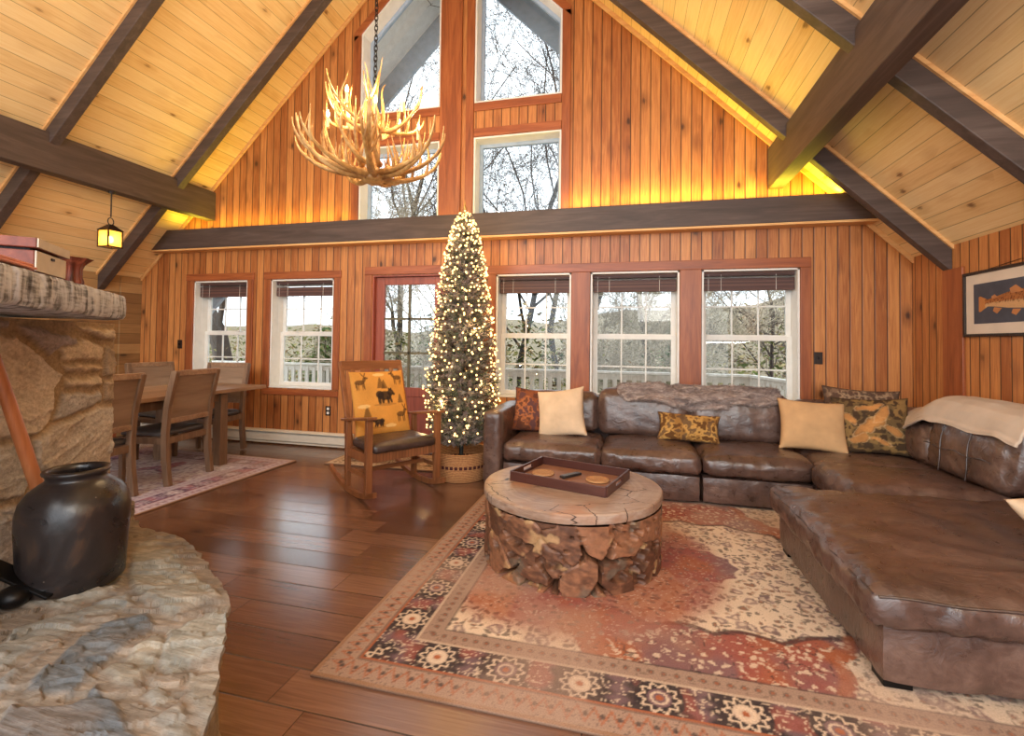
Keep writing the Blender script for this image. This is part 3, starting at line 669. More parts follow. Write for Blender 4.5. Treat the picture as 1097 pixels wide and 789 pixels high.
# things on the mantel
MROT = math.atan2(MD[1], MD[0])
cardb = plain('whitewashed_box_board', lc(196,186,170), .7, var=.05, scale=20); redwood = solid_wood('red_brown_box_wood', lc(84,36,26), lc(116,54,38), lc(140,74,52), rough=.45)
bp = W4(-.70, TOPZ, -.03)
bx = thing('storage_box', 'red-brown storage box with a pale front and loose lid on the mantel', 'box', bp, MROT)
ob('box_body', MB().box(-.118,.118,.006,.30,0,.068), redwood, bx, bevel=.003, smooth=0)
ob('front_panel', MB().box(-.116,.118,.001,.0055,.002,.067), cardb, bx, smooth=0)['label'] = 'pale front panel'
ob('lid', MB().box(-.128,.128,-.002,.31,.075,.108), redwood, bx, bevel=.003, smooth=0)
ob('lid_panel', MB().box(-.126,.127,-.0065,-.0025,.077,.106), cardb, bx, smooth=0)['label'] = 'pale lid edge'
ob('lid_gap_shade', MB().box(-.11,.11,.02,.29,.068,.075), M['black'], bx, smooth=0)  # black filler standing in for the shaded gap under the lid
ob('latch', MB().box(-.01,.012,-.003,.001,.05,.058), M['black'], bx, smooth=0)
pad = plain('pink_cloth', lc(206,140,122), .9)
pt = thing('folded_cloth', 'folded pinkish cloth hanging at the front edge of the mantel beside the storage box', 'cloth', W4(-.95, TOPZ, -.05), MROT)
ob('cloth_layer', MB().box(-.16,.10,-.035,.06,.0,.008), pad, pt, bevel=.003); ob('cloth_layer', MB().box(-.15,.09,-.03,.055,.009,.017), pad, pt, bevel=.003)
vs = NT('red_brown_carved_wood'); vz = vs.noise(vs.mapv(vs.coord(), (40,40,4)), 1.0, 5, .6, 1.0); vs.bump(vz, .5, .01)
vmat = vs.set(vs.ramp(vz, [(.35, lc(48,20,14)), (.5, lc(112,50,34)), (.68, lc(150,78,54))]), .4)
cv = thing('carved_vase', 'dark red carved wooden vase with flared notched rim on the mantel end', 'vase', W4(-.43, TOPZ-.004, -.06))
pr = [(.034,0),(.036,.01),(.030,.03),(.030,.06),(.036,.078),(.050,.098),(.056,.103),(.050,.104),(.034,.085),(.022,.05),(1e-6,.045)]
ob('vase_body', MB().lathe(pr, 48, fn=lambda r, z, a: r*(1+.08*math.sin(a*8))+(.006*abs(math.sin(a*8)) if z > .08 else 0)), vmat, cv, smooth=60)

# stoneware crock, pole and iron tools on the hearth
def glaze():
    N = NT('black_brown_salt_glaze'); co = N.coord(); a_ = N.noise(co, 5, 5, .6, .8); b_ = N.n('ShaderNodeTexVoronoi', {'Vector': co, 'Scale': 34.}).outputs[0]
    c = N.ramp(a_, [(.3, lc(22,20,22)), (.55, lc(44,38,38)), (.72, lc(84,62,46))]); dots = N.rng(b_, .10, .05); 
    k = N.ma('MULTIPLY', dots, N.ma('GREATER_THAN', N.noise(co, 3, 2), .56), clamp=True)
    N.bump(a_, .25, .02); return N.set(N.mix(N.ma('MULTIPLY', k, .45), c, lc(150,140,126)), N.rng(a_, .3, .7, .22, .42), spec=.6)
ck = thing('stoneware_crock', 'large black glazed stoneware crock standing on the stone hearth', 'crock', (-1.995,1.335,.443))
pr = [(1e-6,0),(.175,0),(.186,.01),(.19,.05),(.197,.16),(.203,.24),(.203,.29),(.192,.335),(.165,.372),(.128,.398),(.112,.408),(.108,.416),(.112,.428),(.122,.434),(.124,.442),(.118,.449),(.106,.449),(.098,.441),(.096,.41),(.12,.39),(.16,.35),(.17,.3),(.16,.06),(1e-6,.05)]
pr = [(r*.80, z*.93) for r, z in pr]
ob('crock_body', MB().lathe(pr, 64, fn=lambda r, z, a: r*(1+.006*math.sin(a*3+z*9))), glaze(), ck, smooth=60)
pole = solid_wood('honey_wood_pole', lc(132,72,40), lc(172,104,62), lc(196,132,86), rough=.4, axis='z')
def on_face(u, v, off):
    d = cr*((u-548.5)/FOC)-cu*((v-CY)/FOC)+cf; nn_ = Vector((FN[0], FN[1], 0)); t = (FN[0]*FC[0]+FN[1]*FC[1]+off)/nn_.dot(d); return Vector((0,0,ZC))+d*t
A = on_face(40, 522, .11); B = on_face(0, 405, .045); dv = (A-B); lo_ = A+dv*((.455-A.z)/dv.z); hi_ = B-dv*.45
tag(ob('walking_stick', MB().tube([lo_, lo_.lerp(hi_, .5), hi_], [.020,.022,.019], 12), pole), 'round honey brown wooden stick leaning against the stone face behind the crock', 'stick')
Q = Vector((*px_floor(6, 652, .46), .444))
ft = thing('fireplace_tool', 'black iron fireplace tool with ring handle lying beside the crock on the hearth', 'fireplace tool', Q)
fp = MB().beam((.06,.10,.02), (-.17,.03,.13), .07, .012, up=(0,0,1)); ob('blade', fp, M['black'], ft, bevel=.003, smooth=0)
def ring(c, r, t, nrm, n=28):
    nrm = Vector(nrm).normalized(); x = nrm.orthogonal().normalized(); y = nrm.cross(x)
    mb = MB(); pts = [Vector(c)+(x*math.cos(2*math.pi*k/n)+y*math.sin(2*math.pi*k/n))*r for k in range(n+1)]; return mb.tube(pts, t, 8, caps=False)
ob('body', MB().ball((-.02,.03,.035), .05, 16, 10, (1,.9,.7)), M['black'], ft); ob('ring', ring((-.03,-.05,.03), .035, .006, (.3,-.6,.7)), M['black'], ft)
ob('rod', MB().tube([(.05,.09,.04),(-.05,.02,.03),(-.2,-.04,.03)], .008, 8), M['black'], ft)

# ------------------------------------------------------------------ rugs
def rug_mesh(Wd, Hd, step, fn, thick=.012, seed=0):
    nx, ny = int(Wd/step)+1, int(Hd/step)+1; u = np.linspace(0, Wd, nx); v = np.linspace(0, Hd, ny)
    U, V = np.meshgrid(u, v, indexing='ij'); C = fn(U, V); Z = thick+.0015*(fbm(U*9, V*9, 5+seed, 3)-.5)
    idx = np.arange(nx*ny).reshape(nx, ny)
    fs = np.stack([idx[:-1,:-1], idx[1:,:-1], idx[1:,1:], idx[:-1,1:]], -1).reshape(-1,4)
    vs = np.stack([U, V, Z], -1).reshape(-1,3); C = C.reshape(-1,3)
    loop = np.concatenate([idx[:,0], idx[-1,1:], idx[::-1,-1][1:], idx[0,::-1][1:-1]])
    b = len(vs); lowv = vs[loop].copy(); lowv[:,2] = 0.001; n = len(loop); k = np.arange(n)
    sf = np.stack([loop, b+k, b+(k+1) % n, loop[(k+1) % n]], -1)
    vs = np.concatenate([vs, lowv]); C = np.concatenate([C, np.tile(lin((90,66,54)), (n,1))])
    return mesh_from('rug', vs.tolist(), fs.tolist()+sf.tolist(), C)
M['rugm'] = attr_mat('woven_rug_pile', .95, .22, 160, .35, .1, .004)
def persian(Wd, Hd, cx, cy, pal, tx=None):
    CRE, RED, RUST, DRK, PUR, BEI = [lin(c) for c in pal]
    def fn(U, V):
        dl = np.stack([U, Wd-U, V, Hd-V]); d = dl.min(0); side = dl.argmin(0)
        t = np.where(side < 2, V, U)
        t = t+.0*side
        wob = (fbm(U*25, V*25, 1, 2)-.5)
        C = np.empty(U.shape+(3,)); C[:] = BEI
        # field
        x, y = U-cx, V-cy; an = np.arctan2(y, x); r = np.hypot(x/1.0, y/.92)
        WU = (fbm(U*22, V*22, 61, 2)-.5)*.05; WV = (fbm(U*22, V*22, 62, 2)-.5)*.05; U0, V0 = U, V; U = U+WU; V = V+WV
        fl, fv = cells(U/.042, V/.042, 3); fl2, fv2 = cells(U/.085, V/.085, 4); fl3, fv3 = cells(U/.019, V/.019, 6)
        U, V = U0, V0
        vine = np.abs(fbm(U*13, V*13, 8, 3)-.5)
        red = mixa(RED[None,None], RUST[None,None], S(.4,.65,fbm(U*3, V*3, 9, 3))); red = mixa(red, PUR[None,None], .8*S(.48,.66,fbm(U*3.4+5, V*3.4, 19, 3)))
        red = mixa(red, CRE[None,None], .75*(S(.34,.26,fl)*(fv > .45))); red = mixa(red, DRK[None,None], .7*S(.022,.008,vine)); red = mixa(red, CRE[None,None], .45*(S(.35,.2,fl3)*(fv3 > .72)))
        cre = np.broadcast_to(CRE, C.shape)*(.85+.3*fbm(U*4, V*4, 12, 3))[...,None]
        cre = mixa(cre, DRK[None,None], .72*S(.40,.28,fl)*(fv > .25)*(.4+.6*(fv < .8))); cre = mixa(cre, RUST[None,None], .5*S(.24,.14,fl)*(fv > .6))
        cre = mixa(cre, PUR[None,None], .7*S(.42,.3,fl2)*(fv2 > .62)); cre = mixa(cre, CRE[None,None], .8*S(.2,.12,fl2)*(fv2 > .62)); cre = mixa(cre, DRK[None,None], .5*S(.016,.006,vine))
        sc = r+.055*np.abs(np.sin(an*8))+.05*np.cos(an*4)
        med = S(.005,-.005, sc-.82); line = S(.022,.012,np.abs(sc-.83))
        f = mixa(red, cre, med); f = mixa(f, DRK[None,None], .75*line)
        r2 = r+.03*np.abs(np.sin(an*6)); f = mixa(f, mixa(np.broadcast_to(PUR, C.shape)*1.0, red, .35*np.ones(U.shape)), S(.005,-.005,r2-.26)); f = mixa(f, CRE[None,None], .8*S(.016,.008,np.abs(r2-.27)))
        # spandrel corners
        qx = np.minimum(U, Wd-U)-.42; qy = np.minimum(V, Hd-V)-.42; qq = np.hypot(qx, qy*1.1)+.035*np.abs(np.sin(np.arctan2(qy, qx)*9))
        sp = S(.005,-.005, qq-.62); f = mixa(f, cre, sp); f = mixa(f, RUST[None,None], .7*S(.04,.012,np.abs(qq-.66)))
        # rust ring where the low table stands
        if tx is not None:
            rt = np.hypot(U-tx[0], V-tx[1])+.05*(fbm(U*4, V*4, 33, 3)-.5); k = S(.98,.80,rt); rr = mixa(np.broadcast_to(RUST, C.shape), RED[None,None], S(.35,.7,fbm(U*5, V*5, 35, 3)))
            rr = mixa(rr, CRE[None,None], .5*S(.3,.18,fl3)*(fv3 > .7)); rr = mixa(rr, DRK[None,None], .45*S(.36,.24,fl)*(fv > .6)); f = mixa(f, rr, .85*k)
        # borders
        def band(a, b): return S(a-.0035, a+.0035, d)*S(b+.0035, b-.0035, d)
        g1 = np.broadcast_to(BEI, C.shape); z = np.abs(((t/.062) % 1)-.5)*2
        zig = np.abs((d-.078)/.034-(z*2-1)); g1 = mixa(g1, RUST[None,None], .75*S(.42,.2,zig)); dd = np.hypot(((t/.062) % 1-.5)*.062, d-.078); g1 = mixa(g1, DRK[None,None], .8*S(.013,.008,dd)); g1 = mixa(g1, DRK[None,None], .5*(S(.3,.2,fl3)*(fv3 > .6)))
        P_ = .30; k = np.floor(t/P_); tt = t/P_-k-.5; rad = np.hypot(tt*P_, (d-.225)); ang = np.arctan2(d-.225, tt*P_)
        mb_ = np.broadcast_to(DRK, C.shape)*(.8+.5*fbm(U*20, V*20, 21, 2))[...,None]
        mb_ = mixa(mb_, PUR[None,None], .85*S(.02,.07,np.abs(tt)*P_-.075+.015*np.sin((d-.225)*110))); mb_ = mixa(mb_, RED[None,None], .7*S(.45,.7,fbm(U*9, V*9, 23, 2))*S(.06,.1,np.abs(tt)*P_))
        mb_ = mixa(mb_, CRE[None,None], .72*S(.34,.22,fl3)*(fv3 > .62)); mb_ = mixa(mb_, CRE[None,None], .6*S(.02,.008,np.abs(fbm(U*16, V*16, 25, 2)-.5)))
        pet = .066+.010*np.cos(ang*10); mb_ = mixa(mb_, np.broadcast_to(DRK, C.shape), S(.096,.088,rad)); mb_ = mixa(mb_, CRE[None,None], .9*S(.009,.004,np.abs(rad-pet)))
        mb_ = mixa(mb_, mixa(np.broadcast_to(PUR, C.shape), CRE[None,None], (k % 2)*.8), S(.048,.044,rad)); mb_ = mixa(mb_, CRE[None,None], .8*S(.007,.003,np.abs(rad-.030))); mb_ = mixa(mb_, RUST[None,None], S(.016,.012,rad))
        g2 = np.broadcast_to(BEI, C.shape)*.92; dd = np.hypot(((t/.05) % 1-.5)*.05, d-.365); g2 = mixa(g2, DRK[None,None], .6*S(.016,.010,dd)); g2 = mixa(g2, RUST[None,None], .7*S(.008,.005,dd)); g2 = mixa(g2, DRK[None,None], .4*S(.3,.2,fl3)*(fv3 > .65))
        C = np.where((d > .41)[...,None], f, C)
        for a, b, cl in ((.0,.018,np.broadcast_to(lin((150,116,92)), C.shape)),(.018,.13,g1),(.13,.137,np.broadcast_to(DRK, C.shape)),(.137,.148,np.broadcast_to(RUST, C.shape)),(.148,.31,mb_),(.31,.318,np.broadcast_to(CRE, C.shape)),(.318,.41,g2),(.41,.417,np.broadcast_to(DRK, C.shape))):
            C = mixa(C, cl, band(a, b) if a > 0 else S(b+.003, b-.003, d))
        # wear
        wr = S(.42,.7,fbm(U*2.2, V*2.2, 51, 4))*.42+.12*fbm(U*60, V*60, 52, 2)
        return mixa(C, lin((176,150,134))[None,None], wr)
    return fn
PAL1 = [(218,196,172),(150,82,72),(162,92,60),(50,44,48),(116,92,98),(162,136,120)]
RW, RH = 3.12, 3.0
ar = mesh_from; me = rug_mesh(RW, RH, .0072, persian(RW, RH, 1.62, 1.42, PAL1, (-.355+1.23, 3.07-1.677)))
tag(ob('area_rug', me, M['rugm'], smooth=0, loc=(-1.23,1.677,0), fix=False), 'large worn red and cream persian rug under the log coffee table', 'rug')
PAL2 = [(212,204,210),(172,110,122),(160,112,124),(100,78,104),(146,118,146),(196,184,196)]
RW2, RH2 = 2.15, 2.9
me = rug_mesh(RW2, RH2, .014, persian(RW2, RH2, 1.07, 1.45, PAL2), seed=3)
tag(ob('dining_rug', me, M['rugm'], smooth=0, loc=(-3.62-RW2,4.58-RH2,0), rot=(0,0,R(-1.2)), fix=False), 'faded pink and lilac rug under the dining table and chairs', 'rug')
PAL3 = [(220,200,172),(176,140,104),(160,116,80),(84,66,52),(130,104,84),(206,184,154)]
me = rug_mesh(1.35, .62, .012, persian(1.35, .62, .67, .31, PAL3), seed=4)
tag(ob('door_mat', me, M['rugm'], smooth=0, loc=(-3.20,4.52,0), rot=(0,0,R(2)), fix=False), 'small beige patterned mat in front of the glazed door behind the rocking chair', 'mat')

# ------------------------------------------------------------------ log coffee table
TCX, TCY, TR = -.355, 3.075, .560
def topwood():
    N = NT('weathered_log_top'); co = N.coord(); x, y, z = N.sep(co); r_ = N.ma('SQRT', N.ma('ADD', N.ma('POWER', x, 2.0), N.ma('POWER', y, 2.0)))
    di = N.noise(co, 2.4, 4, .6, .4); ringv = N.noise(N.com(N.ma('MULTIPLY', N.ma('ADD', r_, N.ma('MULTIPLY', di, .12)), 38), 0, 0), 1.0, 4, .6)
    gr = N.noise(N.mapv(co, (5, 34, 60)), 1.0, 5, .6, .6); t = N.ma('ADD', N.ma('MULTIPLY', ringv, .3), N.ma('ADD', N.ma('MULTIPLY', di, .4), N.ma('MULTIPLY', gr, .35)))
    vo = N.n('ShaderNodeTexVoronoi', {'Vector': N.mapv(N.n('ShaderNodeVectorMath', {0: co, 1: N.com(N.ma('MULTIPLY', di, .14), N.ma('MULTIPLY', gr, .05), 0)}, operation='ADD').outputs[0], (1,1.4,.01)), 'Scale': 3.6}, feature='DISTANCE_TO_EDGE').outputs[0]
    cr_ = N.rng(vo, .006, .014, 1, 0); c = N.ramp(t, [(.36, lc(112,84,68)), (.5, lc(158,132,114)), (.66, lc(188,168,152))])
    orange = N.ma('MULTIPLY', N.rng(N.noise(co, 3.1, 3), .52, .66), .5, clamp=True); c = N.mix(orange, c, lc(172,104,52))
    keep = N.ma('MULTIPLY', cr_, N.ma('GREATER_THAN', N.noise(co, 2.0, 2), .47), clamp=True)
    N.bump(N.ma('SUBTRACT', t, keep), .25, .01); return N.set(N.mix(keep, c, lc(34,20,14)), N.rng(gr, .3, .7, .28, .45))
ct = thing('coffee_table', 'low round coffee table of teak root with thick log slice top', 'coffee table', (TCX,TCY,.012))
TH = .43
pr = [(1e-6,TH-.062),(TR-.02,TH-.062),(TR-.006,TH-.055),(TR,TH-.04),(TR,TH-.008),(TR-.006,TH-.001),(TR-.014,TH)]+[(TR*k/12, TH) for k in range(11, 0, -1)]+[(1e-6,TH)]
ob('tabletop', MB().lathe(pr, 120, fn=lambda r, z, a: r*(1+.006*math.sin(a*2+1)+.004*math.sin(a*7))), topwood(), ct, smooth=40)
na, nz = 420, 70
A_, Z_ = np.meshgrid(np.linspace(0, 2*np.pi, na, endpoint=False), np.linspace(0, TH-.063, nz), indexing='ij')
cu_ = A_*TR/.20; wz = (fbm(cu_*.9, Z_*7, 71, 3)-.5)
# irregular root pieces around the drum (periodic in angle)
nper = int(round(2*np.pi*TR/.20)); cu_ = A_/(2*np.pi)*nper+.55*wz; cv_ = Z_/.20+.7*(fbm(cu_*1.1+9, Z_*6, 77, 3)-.5)
best = np.full(A_.shape, 9.); sec = best.copy(); val = np.zeros(A_.shape)
for dx in (-1,0,1):
    for dy in (-1,0,1):
        ix = np.floor(cu_)+dx; iy = np.floor(cv_)+dy; im = np.mod(ix, nper)
        px_ = ix+.5+.85*(_h(im,iy,5)-.5); py_ = iy+.5+.85*(_h(im,iy,6)-.5); dd = np.hypot(cu_-px_, (cv_-py_)*1.05)
        m = dd < best; sec = np.where(m, best, np.minimum(sec, dd)); val = np.where(m, _h(im,iy,9), val); best = np.where(m, dd, best)
edge = sec-best; ins = S(.0, .16, edge); hole = S(.62,.66,fbm(A_*4.3, Z_*13, 91, 3))
hgt = -.012*(1-S(0,.05,edge))-.09*S(.13,.03,edge)*(fbm(A_*3+2, Z_*6, 92, 2) > .53)-.04*hole+.006*(fbm(A_*9, Z_*22, 95, 3)-.5)+.008*(val-.5)
RR = TR-.004+hgt
g_ = fbm(A_*14+val*9, Z_*60+A_*8, 97, 4); base = mixa(np.broadcast_to(lin((88,58,43)), A_.shape+(3,)), lin((146,100,72))[None,None], S(.3,.7,.6*g_+.4*val))
base = mixa(base, lin((176,112,62))[None,None], .8*(val > .84)*S(.2,.4,edge)); base = mixa(base, lin((186,150,106))[None,None], .7*S(.65,.70,fbm(A_*6+3, Z_*14, 99, 3))*S(.35,.1,edge))
base = mixa(base, lin((96,90,78))[None,None], .6*S(.58,.68,fbm(A_*4, Z_*9+4, 101, 3)))
rows = [[(RR[i,j]*math.cos(A_[i,j]), RR[i,j]*math.sin(A_[i,j]), Z_[i,j]) for j in range(nz)] for i in range(na)]
ob('root_base', MB().grid(rows, closed_u=True), attr_mat('teak_root_wood', .5, .25, 40, .25, .4, .006), ct, smooth=60, cols=base.reshape(-1,3))

# tray, coasters, remote control
TT = .4425
tw = solid_wood('dark_mahogany_tray', lc(50,26,22), lc(74,40,33), lc(92,54,44), rough=.35); tl = plain('tray_lining', lc(132,90,66), .5, var=.12, scale=14)
tr_ = thing('serving_tray', 'dark wooden serving tray with cut-out handles lying on the coffee table', 'tray', (-.372,3.165,TT), R(-16.4))
tw_, td_ = .325, .235
ob('tray_base', MB().box(-tw_+.012,tw_-.012,-td_+.012,td_-.012,.001,.009), tl, tr_, smooth=0)
for s in (-1, 1): ob('long_side', MB().box(-tw_,tw_,s*td_-.006,s*td_+.006,0,.062), tw, tr_, bevel=.003, smooth=0)
for s in (-1, 1):
    e = MB(); x0, x1 = s*tw_-.006, s*tw_+.006
    e.box(x0,x1,-td_+.006,-.065,0,.062); e.box(x0,x1,.065,td_-.006,0,.062); e.box(x0,x1,-.065,.065,0,.024); e.box(x0,x1,-.065,.065,.048,.062)
    ob('handle_end', e, tw, tr_, smooth=0)
cm = NT('woven_straw'); rv = cm.n('ShaderNodeTexWave', {'Vector': cm.coord(), 'Scale': 60., 'Distortion': .6}, wave_type='RINGS', rings_direction='Z').outputs[0]; cm.bump(rv, .5, .004)
straw = cm.set(cm.ramp(rv, [(.2, lc(150,100,62)), (.8, lc(206,160,112))]), .8)
pr = [(1e-6,0),(.072,0),(.076,.004),(.076,.009),(.070,.013),(.062,.011),(1e-6,.011)]
tag(ob('coaster', MB().lathe(pr, 40), straw, smooth=40, loc=(-.565,3.215,TT+.0095)), 'round straw coaster in the tray end nearer the christmas tree', 'coaster', 'straw coasters in the tray')
tag(ob('coaster', MB().lathe(pr, 40), straw, smooth=40, loc=(-.195,3.155,TT+.0095)), 'round straw coaster in the tray end nearer the leather ottoman', 'coaster', 'straw coasters in the tray')
rc = thing('remote_control', 'slim black remote control lying between two coasters in the tray', 'remote control', (-.375,3.20,TT+.0095), R(-38))
ob('remote_body', MB().box(-.022,.022,-.085,.085,0,.018), plain('black_plastic', lc(38,38,42), .3), rc, bevel=.006)
b = MB()
for i in range(6):
    for k in (-1,0,1): b.box(k*.012-.004,k*.012+.004,-.07+i*.022,-.06+i*.022,.018,.0195)
ob('keypad', b, plain('grey_rubber', lc(120,124,130), .6), rc, smooth=0)
# ------------------------------------------------------------------ soft forms
def cushion(x0, x1, y0, y1, z0, z1, puff=.03, rnd=.05, n=(26,22,8), seed=1, wr=.010, crown=.02, seam=True):
    """upholstered block: rounded box with domed faces, creases near the edges and slight sag"""
    cx, cy, cz = (x0+x1)/2, (y0+y1)/2, (z0+z1)/2; hx, hy, hz = (x1-x0)/2, (y1-y0)/2, (z1-z0)/2
    b = bmesh.new(); idx = {}
    nx, ny, nz = n
    def sub(k): return [2*i/k-1 for i in range(k+1)]
    gx_, gy_, gz_ = sub(nx), sub(ny), sub(nz); P = []; F = []
    def vid(i, j, k):
        q = (i, j, k)
        if q not in idx: idx[q] = len(P); P.append((gx_[i], gy_[j], gz_[k]))
        return idx[q]
    for k in (0, nz):
        for i in range(nx):
            for j in range(ny): F.append((vid(i,j,k), vid(i+1,j,k), vid(i+1,j+1,k), vid(i,j+1,k)))
    for j in (0, ny):
        for i in range(nx):
            for k in range(nz): F.append((vid(i,j,k), vid(i+1,j,k), vid(i+1,j,k+1), vid(i,j,k+1)))
    for i in (0, nx):
        for j in range(ny):
            for k in range(nz): F.append((vid(i,j,k), vid(i,j+1,k), vid(i,j+1,k+1), vid(i,j,k+1)))
    A = np.array(P); h = np.array([hx, hy, hz]); L = A*h
    inner = np.clip(L, -(h-rnd), h-rnd); d = L-inner; ln = np.linalg.norm(d, axis=1); s = np.where(ln > 1e-9, np.minimum(1, rnd/np.maximum(ln, 1e-9)), 1)
    # push edge points onto the rounded surface
    mx = np.max(np.abs(d), axis=1); dd = np.where(ln[:,None] > 1e-9, d/np.maximum(ln,1e-9)[:,None]*mx[:,None], d); Q = inner+dd
    u, v, w_ = A[:,0], A[:,1], A[:,2]
    top = (w_ > .999); e = (1-u**4)*(1-v**4)
    Q[:,2] += np.where(w_ > 0, crown*e*np.clip(w_,0,1), 0)
    Q[:,0] += np.sign(u)*puff*.5*(np.abs(u) > .999)*(1-v**4)*(1-w_**2); Q[:,1] += np.sign(v)*puff*.5*(np.abs(v) > .999)*(1-u**4)*(1-w_**2)
    X = Q[:,0]+cx; Y = Q[:,1]+cy; Z = Q[:,2]+cz
    cr_ = (fbm(X*5+seed*3, Y*5, seed, 3)-.5)*2; edge = 1-np.minimum(1-np.abs(u), 1-np.abs(v)); rid = np.abs(fbm(X*14+Z*9, Y*14-Z*11, seed+3, 3)-.5)
    amp = wr*(.6+1.2*S(.6,1,edge))
    N_ = np.stack([u**5, v**5, w_**5], 1); N_ /= np.linalg.norm(N_, axis=1)[:,None]+1e-6
    Q += N_*(amp*(cr_-1.0*np.exp(-rid*20)))[:,None]
    if seam:   # piped seam line just below the top edge
        zz = Q[:,2]; side = (np.abs(w_) < .999)
    Q += np.array([cx, cy, cz]); m = MB(); m.v = [tuple(p) for p in Q]; m.f = F; return m
def pillow(w, h, t, n=26, seed=1, sag=.0, pinch=.10):
    """scatter cushion in local XZ, thickness along Y, pointed corners"""
    m = MB(); g = np.linspace(-1, 1, n); U, V = np.meshgrid(g, g, indexing='ij')
    ex = 1-pinch*(1-V**2)**1.0*np.abs(U)**3*.9; ez = 1-pinch*(1-U**2)*np.abs(V)**3*.9
    X = U*w/2*ex; Z = V*h/2*ez+h/2; T = t/2*np.maximum(0, (1-U**2)*(1-V**2))**.42
    wr = (fbm(U*2.4+seed, V*2.4, seed, 4)-.5)*.20*T+(np.abs(fbm(U*4+seed*3, V*4, seed+7, 3)-.5)-.12)*.16*T
    Y1 = -(T+wr); Y2 = T*.9+wr*.4; zz = Z-sag*(1-(V*.5+.5))*0
    a = [[(X[i,j], Y1[i,j], Z[i,j]) for j in range(n)] for i in range(n)]; b = [[(X[i,j], Y2[i,j], Z[i,j]) for j in range(n)] for i in range(n)]
    m.grid(a); m.grid(b); UV = np.stack([np.concatenate([U.ravel(), U.ravel()]), np.concatenate([V.ravel(), V.ravel()])], 1)
    return m, UV
def weld(me, d=.0005):
    b = bmesh.new(); b.from_mesh(me); bmesh.ops.remove_doubles(b, verts=b.verts, dist=d); b.to_mesh(me); b.free()

# ------------------------------------------------------------------ leather sectional
LE, LD = M['leather'], M['leather_dark']
SX0, SF, SB = -1.32, 4.225, 5.195
so = thing('sectional_sofa', 'L-shaped dark brown leather sectional sofa below the windows and side wall', 'sofa', (0,0,0))
def part(name, mb, m=LE, sm=60, **k): return ob(name, mb, m, so, smooth=sm, **k)
for a, b in ((-1.125,-.245),(-.235,.59),(.60,1.43)):
    part('base', cushion(a,b,SF+.01,SB-.12,.03,.245,.006,.018,(18,14,6),int(a*10)+40,.004,.0))
part('base', cushion(1.44,2.50,SF,SB-.1,.03,.245,.006,.018,(18,14,6),3,.004,0))
part('base', cushion(1.42,2.50,3.56,SF-.005,.03,.245,.006,.018,(18,14,6),4,.004,0))
part('arm', cushion(SX0,-1.135,SF-.005,SB,.03,.705,.01,.045,(8,22,20),5,.005,.0))
part('back_frame', cushion(-1.13,2.49,SB-.10,SB,.03,.80,.0,.03,(40,4,14),6,.004,0))
part('back_frame', cushion(2.47,2.575,3.56,SB-.02,.03,.80,.0,.03,(4,34,14),7,.004,0))
for a, b, sd in ((-1.122,-.238,11),(-.228,.593,12),(.603,1.445,13)):
    part('seat_cushion', cushion(a,b,SF-.012,SB-.22,.248,.425,.03,.055,(30,26,8),sd,.009,.03))
part('seat_cushion', cushion(1.45,2.36,SF+.02,SB-.12,.248,.425,.02,.05,(28,24,8),14,.009,.02))
part('seat_cushion', cushion(1.40,2.34,3.545,SF+.005,.248,.43,.03,.06,(30,24,8),15,.013,.03))
def backcush(x0, x1, z0, z1, y, t, seed, lean=.13, name='back_cushion'):
    m = cushion(x0,x1,-t/2,t/2,z0,z1,.05,.07,(28,8,18),seed,.005,.015)
    m.v = [(p[0], p[1]+y+(p[2]-z0)*lean, p[2]) for p in m.v]; return part(name, m)
backcush(-1.10,-.30,.44,.83,4.96,.17,21); backcush(-.285,.585,.44,.885,4.90,.20,22); backcush(.575,1.44,.44,.885,4.90,.20,23)
backcush(1.50,2.42,.44,.83,4.99,.16,24)
def sidecush(y0, y1, z0, z1, x, t, seed, lean=.15):
    m = cushion(-t/2,t/2,y0,y1,z0,z1,.06,.08,(8,28,20),seed,.007,.02)
    m.v = [(p[0]+x+(p[2]-z0)*lean, p[1], p[2]) for p in m.v]; return m
c_ = part('back_cushion', sidecush(4.30,4.86,.43,.80,2.30,.17,25))
c_ = part('back_cushion', sidecush(3.50,4.31,.44,.90,2.285,.20,26)); 
sm = MB()
for y in (3.78, 4.06):
    sm.tube([(2.160+.15*(z-.44)-.016*math.sin((z-.44)/.45*3.14), y+.008*math.sin(z*20), z) for z in [.47+.04*i for i in range(10)]], .004, 6)
sm.tube([(2.150+.15*.2-.012, 3.56+.04*i, .635+.008*math.sin(i*.9)) for i in range(18)], .004, 6)
ob('stitched_seam', sm, LD, c_)

ch = thing('leather_ottoman', 'wide brown leather ottoman with thick cushion on the rug in the foreground', 'ottoman', (0,0,0))
ob('base', cushion(.965,2.50,2.165,3.48,.045,.275,.006,.02,(30,24,6),31,.005,0), LE, ch, smooth=60)
def ottoman_top():
    m = cushion(.905,2.50,2.105,3.52,.262,.425,.02,.055,(64,54,8),33,.010,.03)
    v = np.array(m.v); r = np.hypot((v[:,0]-1.92)/.55, (v[:,1]-2.72)/.34); k = (v[:,2] > .34)
    fold = np.abs(fbm(v[:,1]*7+v[:,0]*1.2, v[:,0]*1.1, 65, 3)-.5)
    v[:,2] += k*(-.065*np.exp(-r*r)+.012*np.sin(np.arctan2(v[:,1]-2.72, v[:,0]-1.92)*9+r*3)*np.exp(-(r-1.1)**2*3)-.010*np.exp(-fold*24)*S(.3,1.0,v[:,0]-.9+.3))
    m.v = [tuple(p) for p in v]; return m
ob('cushion', ottoman_top(), LE, ch, smooth=60)
pp = MB().tube([(.918,2.13+.03*i,.398+.004*math.sin(i*.8)) for i in range(46)], .005, 6); pp.tube([(.93+.04*i,2.108,.398+.004*math.sin(i*.7)) for i in range(39)], .005, 6)
ob('piping', pp, LD, ch)
